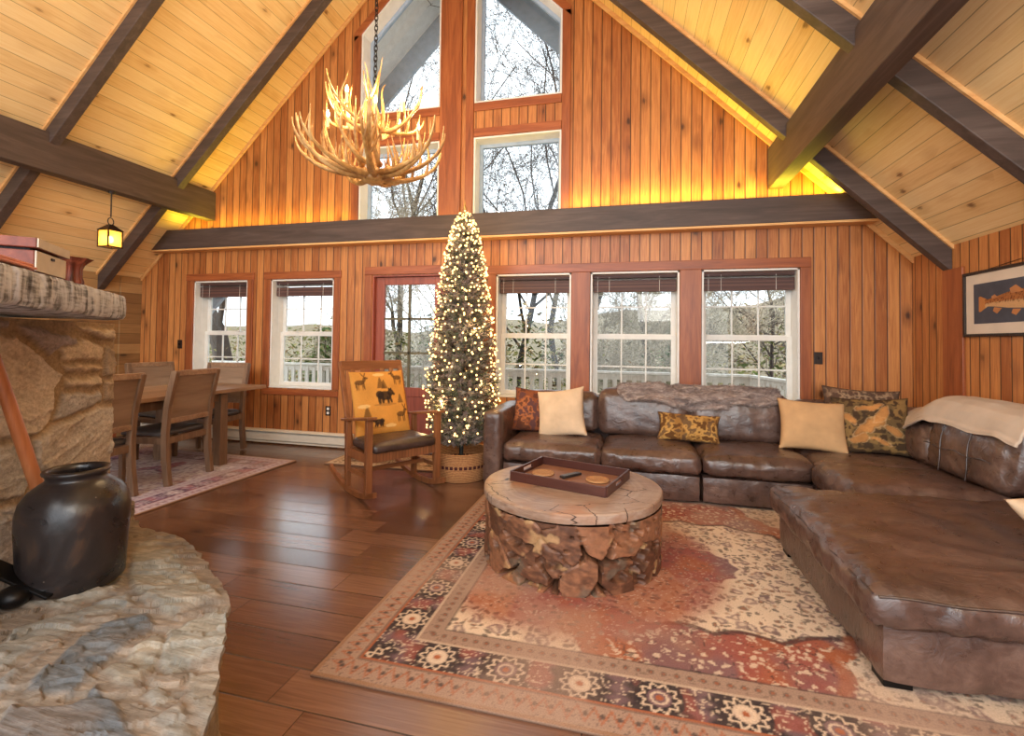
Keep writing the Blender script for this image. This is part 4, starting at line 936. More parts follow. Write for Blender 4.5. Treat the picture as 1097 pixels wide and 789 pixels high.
ft_ = MB()
for x in (1.03, 2.42):
    for y in (2.24, 3.40): ob('foot', MB().box(x-.05,x+.05,y-.05,y+.05,.013,.047), M['black'], ch, bevel=.004, smooth=0)

# ------------------------------------------------------------------ scatter cushions and throws
def fabric(name, c, var=.06, rough=.85): 
    N = NT(name); co = N.coord(); v = N.noise(co, 7, 4); wv = N.noise(co, 260, 2); N.bump(N.ma('ADD', N.ma('MULTIPLY', v, .6), N.ma('MULTIPLY', wv, .2)), .35, .01)
    return N.set(N.ramp(v, [(.3, tuple(x*(1-2*var) for x in c[:3])+(1,)), (.7, tuple(min(1,x*(1+2*var)) for x in c[:3])+(1,))]), rough, spec=.25)
M['cream'] = fabric('cream_suede', lc(212,186,156)); M['tan'] = fabric('tan_suede', lc(198,158,114)); M['pattern'] = attr_mat('printed_fabric', .85, .12, 120, .2, .2, .003)
def put_pillow(label, w, h, t, m, loc, rz=0, lean=0, roll=0, seed=1, colf=None, cat='pillow', group=None, piping=None):
    mb, UV = pillow(w, h, t, n=(80 if colf is not None else 30), seed=seed); me = mesh_from('pillow', mb.v, mb.f, colf(UV[:,0]*w/2, UV[:,1]*h/2) if colf is not None else None); weld(me)
    o = ob('pillow', me, m, smooth=80); o.rotation_euler = Euler((-lean, roll, rz), 'XYZ'); o.location = loc; tag(o, label, cat, group)
    return o
def print_camo(pal, seed, sc=9., fig=True):
    A, B, Cc, D = [lin(p) for p in pal]
    def fn(x, y):
        a = fbm(x*sc, y*sc, seed, 4); b = fbm(x*sc*1.7+4, y*sc*1.7, seed+5, 3); c = mixa(np.broadcast_to(A, x.shape+(3,)), B[None], S(.44,.54,a)); c = mixa(c, Cc[None], S(.55,.6,b)); c = mixa(c, D[None], S(.40,.36,b)*.8)
        if fig:
            xw = x+(fbm(x*14, y*14, 71, 3)-.5)*.07; yw = y+(fbm(x*14, y*14, 73, 3)-.5)*.07
            for ex, ey, rx, ry, an in ((-.04,-.02,.13,.045,.55),(.07,.09,.09,.035,.9),(.12,-.05,.08,.03,-.5),(-.12,-.12,.07,.028,.2),(.03,-.13,.08,.024,-.3),(-.02,.14,.10,.028,.3),(-.17,.06,.07,.026,-.9)):
                dx, dy = xw-ex, yw-ey; ph = np.hypot((dx*math.cos(an)+dy*math.sin(an))/rx, (-dx*math.sin(an)+dy*math.cos(an))/ry)
                c = mixa(c, lin((200,138,78))[None]*(.7+.6*a)[:,None], S(1.2,.6,ph)*.75); c = mixa(c, lin((226,196,150))[None], S(.10,.04,np.abs(ph-1.0))*.25)
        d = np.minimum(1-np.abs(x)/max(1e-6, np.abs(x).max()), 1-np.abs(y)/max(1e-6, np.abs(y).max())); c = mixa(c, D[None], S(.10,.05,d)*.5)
        return c
    return fn
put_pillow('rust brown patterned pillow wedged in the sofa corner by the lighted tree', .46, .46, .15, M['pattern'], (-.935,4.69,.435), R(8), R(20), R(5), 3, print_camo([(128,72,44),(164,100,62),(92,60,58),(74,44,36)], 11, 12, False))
put_pillow('plain cream square pillow tilted in front of a rust patterned pillow', .49, .50, .16, M['cream'], (-.62,4.575,.43), R(-4), R(24), R(-9), 5)
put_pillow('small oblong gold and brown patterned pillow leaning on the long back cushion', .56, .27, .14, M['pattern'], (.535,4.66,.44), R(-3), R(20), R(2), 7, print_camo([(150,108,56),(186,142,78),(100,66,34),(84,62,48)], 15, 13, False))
put_pillow('plain tan square pillow on the sofa right of the rolled fur throw', .54, .46, .17, M['tan'], (1.55,4.60,.435), R(-3), R(22), R(3), 9)
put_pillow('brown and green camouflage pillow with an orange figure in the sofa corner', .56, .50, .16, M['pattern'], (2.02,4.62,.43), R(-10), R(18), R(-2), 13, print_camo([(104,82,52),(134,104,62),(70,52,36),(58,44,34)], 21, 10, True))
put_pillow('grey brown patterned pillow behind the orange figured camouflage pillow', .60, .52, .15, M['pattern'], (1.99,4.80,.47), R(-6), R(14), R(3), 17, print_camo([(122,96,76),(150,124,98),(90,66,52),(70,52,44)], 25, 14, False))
put_pillow('cream pillow lying on the ottoman at the edge of the photo', .50, .34, .16, M['cream'], (2.13,2.72,.40), R(25), R(52), R(0), 19)

# grey-brown fur throw rolled along the back
fm = NT('grey_brown_faux_fur'); co = fm.coord(); f1 = fm.noise(fm.mapv(co, (9,22,22)), 1., 6, .75, .8); f2 = fm.noise(co, 150., 3); fm.bump(fm.ma('ADD', f1, fm.ma('MULTIPLY', f2, .6)), .6, .012)
fur = fm.set(fm.ramp(f1, [(.3, lc(98,86,84)), (.5, lc(150,134,128)), (.68, lc(200,186,178))]), .95, spec=.1)
xs_ = np.linspace(-.13, 1.39, 150); th_ = np.linspace(0, 2*np.pi, 40, endpoint=False); rows = []
XX, TT_ = np.meshgrid(xs_, th_, indexing='ij'); e = np.clip((XX+.13)/1.52, 0, 1)
endk = np.sqrt(np.clip(1-((e-.5)*2)**14, .02, 1))
rad_y = .135*endk; rad_z = (.075+.02*np.sin(e*3.1))*endk
fold = .09*np.sin(TT_*5+e*9+1.5*np.sin(e*17))+.035*np.sin(TT_*9-e*23)+.14*(fbm(e*7+np.sin(TT_), TT_*2.2, 5, 3)-.5)+.05*(fbm(e*40, TT_*6, 6, 2)-.5)
YY = 4.945+.05*(e-.5)**2-np.cos(TT_)*rad_y*(1+fold*1.3); sagz = .874-.035*np.sin(e*3.14)**2
ZZ = sagz+np.sin(TT_)*rad_z*(1+fold*1.6)-.055*S(0,.12,-(YY-4.93))*1.0+.02*(fbm(e*14, TT_*.8, 9, 2)-.5)
m = MB().grid([[(XX[i,j], YY[i,j], ZZ[i,j]) for j in range(40)]+[(XX[i,0], YY[i,0], ZZ[i,0])] for i in range(150)])
m.f += [tuple(range(40))[::-1], tuple(149*41+k for k in range(40))]
rf = np.random.RandomState(8); base_v = m.v[:]
for q in range(26000):
    i = rf.randint(1, 149); j = rf.randint(0, 40); p = Vector(base_v[i*41+j]).lerp(Vector(base_v[(i-1)*41+j]), rf.uniform()).lerp(Vector(base_v[i*41+j+1]), rf.uniform())
    nrm_ = Vector((0, p.y-4.95, (p.z-.865)*1.8)).normalized(); d = (nrm_*rf.uniform(.5,1)+Vector((rf.normal()*.7, rf.normal()*.3, -.35))).normalized()*rf.uniform(.012,.026); sd_ = d.cross(Vector((rf.normal(), rf.normal(), rf.normal()))).normalized()*.0022
    m.add([p-sd_, p+sd_, p+d], [(0,1,2)])
tag(ob('fur_throw', m, fur, smooth=80, fix=False), 'crumpled grey brown fur throw rolled along the sofa back', 'throw blanket')

# beige fleece over the corner back cushion
fl = fabric('beige_fleece', lc(202,184,166), .04, .95)
def fleece():
    ys = np.linspace(3.38, 4.74, 90); pr = [(2.53,.80),(2.545,.90),(2.53,.955),(2.50,.985),(2.42,.995),(2.34,.985),(2.27,.955),(2.225,.91),(2.205,.86),(2.195,.815),(2.19,.80)]
    ps = []
    for k in range(len(pr)-1):
        for q in range(5): t = q/5; ps.append((pr[k][0]*(1-t)+pr[k+1][0]*t, pr[k][1]*(1-t)+pr[k+1][1]*t))
    ps.append(pr[-1]); rows = []
    for i, y in enumerate(ys):
        far = float(S(4.25, 4.74, np.array(y))); near = float(S(3.6, 3.38, np.array(y))); r = []
        for k, (x, z) in enumerate(ps):
            u = k/(len(ps)-1)
            nz_ = float(fbm(np.array(y*5.), np.array(u*4.), 71, 3)-.5)
            zz = z-far*(.13+.05*u)+.03*nz_-.015*math.sin(y*9)*u-.02*float(S(.6,1,np.array(u)))*math.sin(y*6.5+1); xx = x+.03*far+.02*nz_*u
            if u > .86: zz += .0; xx -= .012
            if near > 0: zz -= .05*near*u
            r.append((xx, y+.02*math.sin(u*7)*far, zz))
        rows.append(r)
    return MB().grid(rows)
o = ob('fleece_blanket', fleece(), fl, smooth=80, fix=False); sd = o.modifiers.new('thick', 'SOLIDIFY'); sd.thickness = .018; sd.offset = 1
ss = o.modifiers.new('soft', 'SUBSURF'); ss.levels = 1; ss.render_levels = 1
tag(o, 'thick beige fleece blanket draped over the back cushion under the fish picture', 'blanket')

# ------------------------------------------------------------------ rocking chair
oak = solid_wood('warm_oak', lc(104,62,36), lc(138,86,52), lc(164,108,68), rough=.4, axis='z'); oakx = solid_wood('warm_oak_rail', lc(104,62,36), lc(138,86,52), lc(164,108,68), rough=.4, axis='x')
rk = thing('rocking_chair', 'wooden mission rocking chair with bear print back cushion in front of the door', 'rocking chair', (-2.13,3.976,-.010), R(56))
# local: forward = -Y, sides = X
HW = .335
for s in (-1, 1):
    pts = []; n = 22; mb = MB()
    for i in range(n+1):
        t = i/n; y = -.40+.92*t; z = .012+.44*(y-.0)**2*1.0; pts.append((y, z))
    poly = [(y, z) for y, z in pts]+[(y, z+.05-(0.02 if 0 < i < n else .02)*0) for i, (y, z) in reversed(list(enumerate(pts)))]
    for i in range(n):
        (ya, za), (yb, zb_) = pts[i], pts[i+1]
        mb.add([(s*HW-.016,ya,za),(s*HW+.016,ya,za),(s*HW+.016,yb,zb_),(s*HW-.016,yb,zb_),(s*HW-.016,ya,za+.045),(s*HW+.016,ya,za+.045),(s*HW+.016,yb,zb_+.045),(s*HW-.016,yb,zb_+.045)],
            [(3,2,1,0),(4,5,6,7),(1,2,6,5),(3,0,4,7)]+([(0,1,5,4)] if i == 0 else [])+([(2,3,7,6)] if i == n-1 else []))
    ob('rocker', mb, oak, rk, smooth=40)
    ob('front_leg', MB().beam((s*HW,-.27,.08),(s*HW,-.27,.70),.055,.045,up=(0,1,0)), oak, rk, bevel=.004, smooth=0)
    ob('rear_leg', MB().beam((s*HW,.13,.05),(s*HW,.15,.635),.045,.045,up=(0,1,0)), oak, rk, bevel=.004, smooth=0)
    ob('armrest', MB().add([(s*HW-.045,-.33,.70),(s*HW+.045,-.33,.70),(s*HW+.03,.25,.622),(s*HW-.03,.25,.622),(s*HW-.045,-.33,.724),(s*HW+.045,-.33,.724),(s*HW+.03,.25,.646),(s*HW-.03,.25,.646)],
        [(3,2,1,0),(4,5,6,7),(0,1,5,4),(1,2,6,5),(2,3,7,6),(3,0,4,7)]), oak, rk, bevel=.005, smooth=0)
    ob('back_post', MB().beam((s*(HW-.04),.13,.30),(s*(HW-.03),.42,1.15),.045,.03,up=(0,1,0)), oak, rk, bevel=.004, smooth=0)
ob('front_rail', MB().box(-HW+.02,HW-.02,-.285,-.26,.335,.41), planks('basket_slatted_rail', 'x', 'z', .03, [lc(104,62,36), lc(138,86,52), lc(160,104,66), lc(60,34,20)], knots=0, groove=.1), rk, bevel=.003, smooth=0)
ob('rear_rail', MB().box(-HW+.02,HW-.02,.115,.14,.33,.40), oakx, rk, bevel=.003, smooth=0)
for s in (-1, 1):
    ob('side_rail', MB().box(s*HW-.012,s*HW+.012,-.25,.13,.33,.40), oak, rk, bevel=.003, smooth=0); ob('side_stretcher', MB().box(s*HW-.01,s*HW+.01,-.25,.13,.20,.235), oak, rk, bevel=.003, smooth=0)
ob('cross_stretcher', MB().box(-HW,HW,-.06,-.03,.205,.24), oakx, rk, bevel=.003, smooth=0)
ob('crest_rail', MB().beam((-HW+.02,.405,1.115),(HW-.02,.405,1.115),.09,.03,up=(0,1,0)), oakx, rk, bevel=.005, smooth=0)
for i in range(5):
    x = -.2+.1*i; ob('back_slat', MB().beam((x,.145,.34),(x,.39,1.08),.045,.012,up=(0,1,0)), oak, rk, smooth=0)
ob('seat_cushion', cushion(-HW+.03,HW-.03,-.31,.13,.40,.49,.02,.035,(20,18,6),41,.004,.015), LD, rk, smooth=60)
def bear_print():
    def el(x, y, cx, cy, rx, ry, a=0):
        dx, dy = x-cx, y-cy; c, s = math.cos(a), math.sin(a); return np.hypot((dx*c+dy*s)/rx, (-dx*s+dy*c)/ry)
    def fn(x, y):
        c = np.broadcast_to(lin((202,142,66)), x.shape+(3,))*(.85+.3*fbm(x*9, y*9, 3, 3))[:,None]
        def dark(c, f, k=.92, col=(44,32,26)): return mixa(c, lin(col)[None], k*S(1.08,.92,f))
        def bear(c, ox, oy, q=1., fl=1):
            X_, Y_ = (x-ox)*fl/q, (y-oy)/q
            for a in ((0,0,.062,.036,0),(.055,.022,.030,.025,.3),(.082,.012,.016,.011,-.2),(.045,.048,.009,.012,0),(.063,.048,.009,.012,0),(-.048,-.035,.014,.034,.1),(-.018,-.036,.012,.03,-.1),(.026,-.036,.012,.032,.1),(.05,-.03,.011,.032,.3),(-.04,.01,.034,.03,0)):
                c = dark(c, el(X_, Y_, *a))
            return mixa(c, lin((150,104,52))[None], .6*S(1.1,.9,el(X_, Y_, .0,-.068,.10,.010)))
        def moose(c, ox, oy, fl=1):
            X_, Y_ = (x-ox)*fl, y-oy
            for a in ((0,0,.040,.020,0),(.040,.022,.014,.024,-.4),(.058,.036,.017,.009,-.2),(-.028,-.03,.006,.032,.05),(-.012,-.03,.005,.03,0),(.020,-.03,.005,.032,0),(.034,-.03,.006,.03,0),(.050,.062,.005,.024,-.5),(.030,.062,.005,.024,.5)):
                c = dark(c, el(X_, Y_, *a), .8, (70,44,26))
            return c
        def tree(c, ox, oy, q=1.):
            X_, Y_ = (x-ox)/q, (y-oy)/q; t = np.clip(Y_/.09, 0, 1); f = np.abs(X_)/(.03*(1-t)+.002+.006*np.sin(Y_*260)**2); return mixa(c, lin((84,58,30))[None], .75*S(1.1,.9,f)*(Y_ > 0)*(Y_ < .09))
        c = bear(c, .02, .04); c = moose(c, -.17, .155); c = moose(c, .165, .185, -1); c = tree(c, .0, .10); c = tree(c, .03, .095, .8); c = moose(c, .15, -.11); c = tree(c, -.14, -.12); c = tree(c, .16, -.02, .8); c = bear(c, -.05, -.155, .6, -1)
        for ox, oy in ((.0,.215),(-.16,-.03),(.05,-.19)): c = mixa(c, lin((232,196,130))[None], .7*S(1.1,.9,el(x,y,ox,oy,.05,.014)))
        return c
    return fn
mb, UV = pillow(.55, .62, .13, n=90, seed=23, pinch=.03); me = mesh_from('back_cushion', mb.v, mb.f, bear_print()(UV[:,0]*.235, UV[:,1]*.25)); weld(me)
bc = ob('back_cushion', me, M['pattern'], rk, smooth=80, loc=(0,.105,.475), rot=(-R(19),0,0)); bc['label'] = 'gold back cushion printed with bears, moose and pines'

# ------------------------------------------------------------------ dining set
dw = solid_wood('grey_brown_dining_wood', lc(84,62,46), lc(116,88,66), lc(144,114,88), rough=.5, axis='z'); dwx = solid_wood('grey_brown_dining_board', lc(112,84,62), lc(146,114,88), lc(172,142,112), rough=.4, axis='y')
tb = thing('dining_table', 'rustic grey brown wooden dining table on the faded rug by the windows', 'table', (0,0,.0135))
DT = .80
ob('tabletop', MB().box(-5.12,-4.10,2.45,4.68,DT-.038,DT), planks('dining_table_boards', 'x', 'y', .17, [lc(108,80,58), lc(146,114,88), lc(176,146,116), lc(70,50,36)], rough=(.25,.42), groove=.015, knots=.2), tb, bevel=.006, smooth=0)
ob('apron', MB().box(-5.0,-4.19,2.75,4.20,DT-.13,DT-.04), dw, tb, bevel=.004, smooth=0)
for x in (-4.20, -4.98):
    for y in (2.78, 4.15): ob('leg', MB().beam((x,y,0),(x,y,DT-.05),.10,.10,up=(0,1,0),w2=.085,h2=.085), dw, tb, bevel=.005, smooth=0)
def dining_chair(label, loc, rot, panel=True, leatherpad=True):
    t = thing('dining_chair', label, 'chair', loc, rot, 'dining chairs around the table')
    # local: front = -Y
    for s in (-1, 1):
        x = s*.245
        pts = [(x,.26,0),(x,.225,.24),(x,.215,.46),(x,.235,.72),(x,.305,1.03)]; mb = MB()
        for a, b in zip(pts, pts[1:]): mb.beam(a, b, .045, .055, up=(0,1,0))
        ob('rear_post', mb, dw, t, bevel=.003, smooth=0)
        ob('leg', MB().beam((x,-.215,0),(x,-.215,.43),.038,.038,up=(0,1,0),w2=.048,h2=.048), dw, t, bevel=.003, smooth=0)
        ob('seat_rail', MB().box(x-.013,x+.013,-.20,.20,.37,.43), dw, t, smooth=0)
    ob('seat_rail', MB().box(-.23,.23,-.228,-.202,.37,.43), dw, t, smooth=0); ob('seat_rail', MB().box(-.225,.225,.20,.226,.37,.43), dw, t, smooth=0)
    ob('seat', cushion(-.25,.25,-.25,.19,.432,.485,.01,.022,(16,16,4),51,.003,.012), plain('grey_seat_leather', lc(74,70,70), .4, var=.1), t, smooth=60)
    pm = solid_wood('taupe_back_panel', lc(108,84,66), lc(138,112,90), lc(156,132,108), rough=.45, axis='x', scale=.5)
    n = 10; rows = []
    for f_ in (0, 1):
        for i in range(n+1):
            z = .60+.40*i/n; y = .222+.085*((z-.60)/.43)**1.6; rows.append([(-.224,y+f_*.024-.012,z),(0,y+f_*.024+.010-.012,z),(.224,y+f_*.024-.012,z)])
    m = MB(); m.grid(rows[:n+1]); m.grid(rows[n+1:]); m.add([rows[0][0],rows[0][2],rows[n+1][2],rows[n+1][0]],[(0,1,2,3)]); m.add([rows[n][0],rows[n][2],rows[-1][2],rows[-1][0]],[(0,1,2,3)])
    ob('back_panel', m, pm, t, smooth=50)
    ob('back_rail', MB().box(-.224,.224,.215,.245,.555,.60), dwx, t, bevel=.003, smooth=0)
    ob('crest_rail', MB().beam((-.262,.300,1.012),(.262,.300,1.012),.05,.045,up=(0,1,0)), dwx, t, bevel=.005, smooth=0)
    return t
d0 = dining_chair('dining chair seen from behind, whole taupe back panel showing, in front of the table', (-4.30,3.635,.0135), R(-84))
for lab, loc, rot in (('dining chair half hidden by the stone chimney edge, one back post showing', (-4.27,2.86,.0135), R(-85)),
    ('dining chair facing the room at the window end of the table', (-4.76,4.55,.0135), R(8)),
    ('dining chair on the far table side, its top showing left of the nearest chair back', (-5.30,4.46,.0135), R(84)),
    ('dining chair on the far table side, only its top corner showing beside the chimney', (-5.42,3.80,.0135), R(92))):
    c = copy_tree(d0); c.location = loc; c.rotation_euler = (0,0,rot); c['label'] = lab

# ------------------------------------------------------------------ christmas tree
TX, TY = -1.63, 4.52
bk = NT('woven_seagrass'); bv = bk.n('ShaderNodeTexWave', {'Vector': bk.coord(), 'Scale': 22., 'Distortion': 2.5, 'Detail': 2.}, bands_direction='Z').outputs[0]; x, y, z = bk.sep(bk.coord())
bn = bk.noise(bk.coord(), 60, 3); bk.bump(bk.ma('ADD', bv, bn), .5, .006); an = bk.ma('ARCTAN2', y, x); sq = bk.ma('FRACT', bk.ma('MULTIPLY', an, 6.2))
st = bk.ma('MULTIPLY', bk.ma('MULTIPLY', bk.ma('GREATER_THAN', z, .125), bk.ma('LESS_THAN', z, .155)), bk.ma('LESS_THAN', sq, .68))
bmat = bk.set(bk.mix(st, bk.ramp(bk.ma('ADD', bk.ma('MULTIPLY', bv, .4), bk.ma('MULTIPLY', bn, .6)), [(.3, lc(150,98,58)), (.7, lc(204,150,98))]), lc(74,26,28)), .85)
tk = thing('woven_tree_collar', 'round woven basket with a dark red dashed band around the christmas tree foot', 'basket', (TX,TY,.002))
ob('basket_wall', MB().lathe([(.262,0),(.272,.02),(.284,.14),(.288,.255),(.291,.265),(.284,.272),(.276,.265),(.270,.14),(.258,.02),(.258,.004)], 64), bmat, tk, smooth=60)
ob('handle', MB().tube([(.284*math.cos(a), .284*math.sin(a)*1.0, .20+.06*math.sin((a+2.2)*2)) for a in [ -2.2+.05*i for i in range(12)]], .008, 8), bmat, tk)
xt = thing('christmas_tree', 'slim dark christmas tree full of warm lights between door and sofa', 'christmas tree', (TX,TY,.0))
ob('trunk', MB().tube([(0,0,.06),(0,0,1.2),(0,0,2.6)], [.022,.02,.006], 10), plain('dark_green_metal', lc(30,34,28), .5), xt)
sb = MB()
for k in range(4):
    a = k*math.pi/2+.5; sb.beam((0,0,.08),(.2*math.cos(a),.2*math.sin(a),.008),.03,.012)
ob('tree_stand', sb, M['black'], xt, smooth=0)
def trad(z):   # silhouette radius with height
    return float(np.interp(z, [.30,.42,.60,.95,1.35,1.75,2.1,2.52,2.66], [.16,.33,.365,.375,.33,.275,.225,.125,.05]))
rs = np.random.RandomState(4); fo = MB(); fc = []
tips = []
for i in range(5200):
    z = .36+2.28*rs.uniform(0,1)**1.15; r = trad(z); a = rs.uniform(0, 6.283); rr = r*rs.uniform(.15, 1.0)**.6
    c = Vector((rr*math.cos(a), rr*math.sin(a), z)); out = Vector((math.cos(a), math.sin(a), rs.uniform(-.1,.75))).normalized(); L = rs.uniform(.06,.11)*(.6+.4*min(1, r/.25))
    base = c-out*L; tips.append(c)
    tone = [lin((112,110,92)), lin((132,118,112)), lin((90,94,74)), lin((158,148,132))][rs.randint(4)]*rs.uniform(.7,1.25)
    e1 = out.orthogonal().normalized(); e2 = out.cross(e1)
    for k in range(11):
        t = (k+.5)/11; p = base.lerp(c, t); q = k*2.4+rs.uniform(0,1); sd = (e1*math.cos(q)+e2*math.sin(q)); nd = (sd+out*.8).normalized()*rs.uniform(.028,.05); wv = out.cross(sd).normalized()*.0058
        fo.add([p-wv, p+wv, p+nd], [(0,1,2)]); fc += [tone, tone, tone*1.15]
ob('foliage', fo, attr_mat('frosted_needles', .8, .1, 10, 0, .2), xt, smooth=0, cols=np.array(fc), fix=False)
tag(ob('tree_topper', MB().lathe([(.004,0),(.03,.012),(.012,.035),(.024,.055),(.008,.085),(.003,.14),(1e-6,.15)], 14), plain('gold_finial', lc(200,160,96), .35, .6), smooth=60, loc=(TX,TY,2.645)), 'small gold finial on the tip of the christmas tree', 'tree topper')
sl = thing('string_lights', 'warm white string lights wound over the whole christmas tree', 'string lights', (TX,TY,0))
NBU = 950; wp = []; bulbs = []
for i in range(NBU):
    t = (i+.5)/NBU; z = .40+2.22*(1-(1-t)**1.25); a = i*.39+rs.uniform(-.15,.15)*2; zz = z+rs.uniform(-.045,.045); r = trad(zz)*rs.uniform(.88,1.06); bulbs.append(Vector((r*math.cos(a), r*math.sin(a), zz)))
ob('wire', MB().tube([b*1.0-Vector((b.x,b.y,0)).normalized()*.012 for b in bulbs], .0016, 3, caps=False), M['blind'], sl)
proto = MB().ball((0,0,0), .010, 6, 5); order = sorted(range(NBU), key=lambda i: (bulbs[i]-Vector((-TX,-TY,1.35))).length)
b0 = None
for i in order[:100]:
    if b0 is None: b0 = ob('bulb', proto, M['treebulb'], sl, smooth=80); o = b0
    else: o = b0.copy(); COL.objects.link(o)
    o.location = bulbs[i]
for i in range(20, NBU, 52):
    q = bulbs[i]; point('string_light_glow', (TX+q.x*1.08, TY+q.y*1.08, q.z), 1.0, (1,.64,.28), .012)
rest = MB()
for i in order[100:]: rest.ball(tuple(bulbs[i]), .010, 6, 5)
stuff(ob('bulb', rest, M['treebulb'], sl, smooth=80))

# ------------------------------------------------------------------ antler chandelier
an_m = NT('tan_antler'); nn = an_m.noise(an_m.coord(), 30, 4); n3 = an_m.noise(an_m.coord(), 5, 3); an_m.bump(nn, .25, .006)
M['antler'] = an_m.set(an_m.ramp(an_m.ma('ADD', an_m.ma('MULTIPLY', nn, .4), an_m.ma('MULTIPLY', n3, .6)), [(.32, lc(124,80,38)), (.5, lc(186,140,80)), (.68, lc(222,186,130))]), .45)
CHX, CHY = -2.065, 3.49
cdl = thing('antler_chandelier', 'large antler chandelier hanging on a chain before the gable windows', 'chandelier', (CHX,CHY,0))
def bez(p, n=14):
    p = [Vector(q) for q in p]; out = []
    for i in range(n+1):
        t = i/n; out.append(p[0]*(1-t)**3+p[1]*3*t*(1-t)**2+p[2]*3*t*t*(1-t)+p[3]*t**3)
    return out
rn = random.Random(5)
def antler(a, r0, z0, r1, z1, th, tines, twist=.3, up=.3):
    mb = MB(); ca, sa = math.cos(a), math.sin(a); rad = Vector((ca, sa, 0)); tan = Vector((-sa, ca, 0)); Z = Vector((0,0,1))
    tw = twist*rn.choice((-1,1))
    main = bez([rad*r0+Z*z0, rad*(r0+(r1-r0)*.4)+Z*(z0-.03)+tan*tw*.15, rad*(r1*.98)+Z*(z0+(z1-z0)*.25)+tan*tw*.5, rad*r1+Z*z1+tan*tw*.55], 16)
    mb.tube(main, [th*(1.15-.95*(i/16)**1.3) if i > 0 else th*1.35 for i in range(17)], 8)
    for k in range(tines):
        t = .25+.6*(k+.3*rn.random())/tines; i = int(t*16); p = main[i]; L = rn.uniform(.16,.27)*(1.1-.4*t); d1 = (rad*rn.uniform(-.15,.5)+tan*rn.uniform(-.55,.55)+Z*1.0).normalized()
        pts = bez([p, p+(rad*.5+d1*.5)*L*.4, p+d1*L*.8, p+d1*L+(Z-rad*.25)*L*.2], 8); mb.tube(pts, [th*.72*(1-.9*(j/8)**1.1) for j in range(9)], 7)
    return mb
NA = 14
for i in range(NA):      # wide bottom ring
    a = i*2*math.pi/NA+rn.uniform(-.1,.1); ob('antler', antler(a, .07, 2.70+.03*(i % 2), rn.uniform(.52,.63), rn.uniform(2.96,3.12), .023, 4), M['antler'], cdl, smooth=70)
for i in range(8):       # steeper inner ring
    a = i*2*math.pi/8+.3+rn.uniform(-.1,.1); ob('antler', antler(a, .10, 2.78, rn.uniform(.26,.38), rn.uniform(3.12,3.26), .021, 3, .4), M['antler'], cdl, smooth=70)
for i in range(10):       # upper crown
    a = i*2*math.pi/10+.1+rn.uniform(-.15,.15); ob('antler', antler(a, .05, 3.10, rn.uniform(.24,.38), rn.uniform(3.28,3.46), .018, 3, .5), M['antler'], cdl, smooth=70)
for i in range(4):       # upright tips round the chain
    a = i*1.57+.5; ob('antler', MB().tube(bez([(.06*math.cos(a),.06*math.sin(a),3.1),(.10*math.cos(a),.10*math.sin(a),3.3),(.02*math.cos(a+1),.02*math.sin(a+1),3.42),(.10*math.cos(a+.6),.10*math.sin(a+.6),3.52+.05*i)], 12), [.02-.0015*j for j in range(13)], 8), M['antler'], cdl, smooth=70)
ob('hub', MB().lathe([(1e-6,2.64),(.05,2.645),(.085,2.67),(.09,2.70),(.06,2.74),(.035,2.8),(.03,3.15),(.05,3.2),(.02,3.3),(1e-6,3.32)], 20, fn=lambda r, z, a: r*(1+.12*math.sin(a*5+z*20))), M['antler'], cdl, smooth=60)
lk = MB(); z = 3.33; k = 0
while z < 6.72:
    n_ = (1,0,0) if k % 2 else (0,1,0); nv = Vector(n_); xx_ = Vector((0,0,1)); yy_ = nv.cross(xx_); lk.tube([Vector((0,0,z+.022))+(xx_*math.cos(q*2*math.pi/10)*.03+yy_*math.sin(q*2*math.pi/10)*.014) for q in range(11)], .0042, 5, caps=False); z += .043; k += 1
ob('chain', lk, M['black'], cdl, smooth=70)
ob('canopy', MB().lathe([(1e-6,6.70),(.02,6.705),(.06,6.73),(.065,6.76)], 20), M['black'], cdl, smooth=50)
candle = plain('ivory_candle_sleeve', lc(226,206,160), .5)
for i in range(8):
    a = i*2*math.pi/8+.55; r = .30 if i % 2 else .36; z = 3.18 if i % 2 else 3.06
    cs = ob('candle_sleeve', MB().lathe([(1e-6,0),(.013,0),(.013,.085),(1e-6,.086)], 12), candle, cdl, smooth=40, loc=(r*math.cos(a), r*math.sin(a), z))
    ob('bulb', MB().lathe([(1e-6,0),(.008,.004),(.015,.02),(.013,.035),(.005,.055),(1e-6,.062)], 12), M['glow'], cs, smooth=80, loc=(0,0,.087))
    point('chandelier_light', (CHX+r*math.cos(a)*1.05, CHY+r*math.sin(a)*1.05, z+.18), 7, (1,.70,.36), .03)

# ------------------------------------------------------------------ pendant lantern
pl = thing('pendant_lantern', 'small square amber glass lantern hanging from the left ceiling beam', 'pendant lamp', (-5.55,3.96,2.33))
ob('rod', MB().tube([(0,0,.34),(0,0,.62)], .007, 8), M['switch'], pl); ob('ceiling_cap', MB().lathe([(1e-6,.60),(.03,.602),(.035,.62)], 16), M['switch'], pl)
lf = MB(); w_ = .072
for sx in (-1,1):
    for sy in (-1,1): lf.box(sx*w_-.006,sx*w_+.006,sy*w_-.006,sy*w_+.006,0,.19)
for z in (.0,.182): 
    for s in (-1,1): lf.box(-w_,w_,s*w_-.006,s*w_+.006,z,z+.012); lf.box(s*w_-.006,s*w_+.006,-w_,w_,z,z+.012)
lf.add([(-w_-.012,-w_-.012,.19),(w_+.012,-w_-.012,.19),(w_+.012,w_+.012,.19),(-w_-.012,w_+.012,.19),(-.02,-.02,.255),(.02,-.02,.255),(.02,.02,.255),(-.02,.02,.255)],[(0,1,5,4),(1,2,6,5),(2,3,7,6),(3,0,4,7),(4,5,6,7)])
ob('lantern_frame', lf, M['switch'], pl, smooth=0)
ob('ring', ring((0,0,.29), .04, .005, (1,.3,0)), M['switch'], pl)
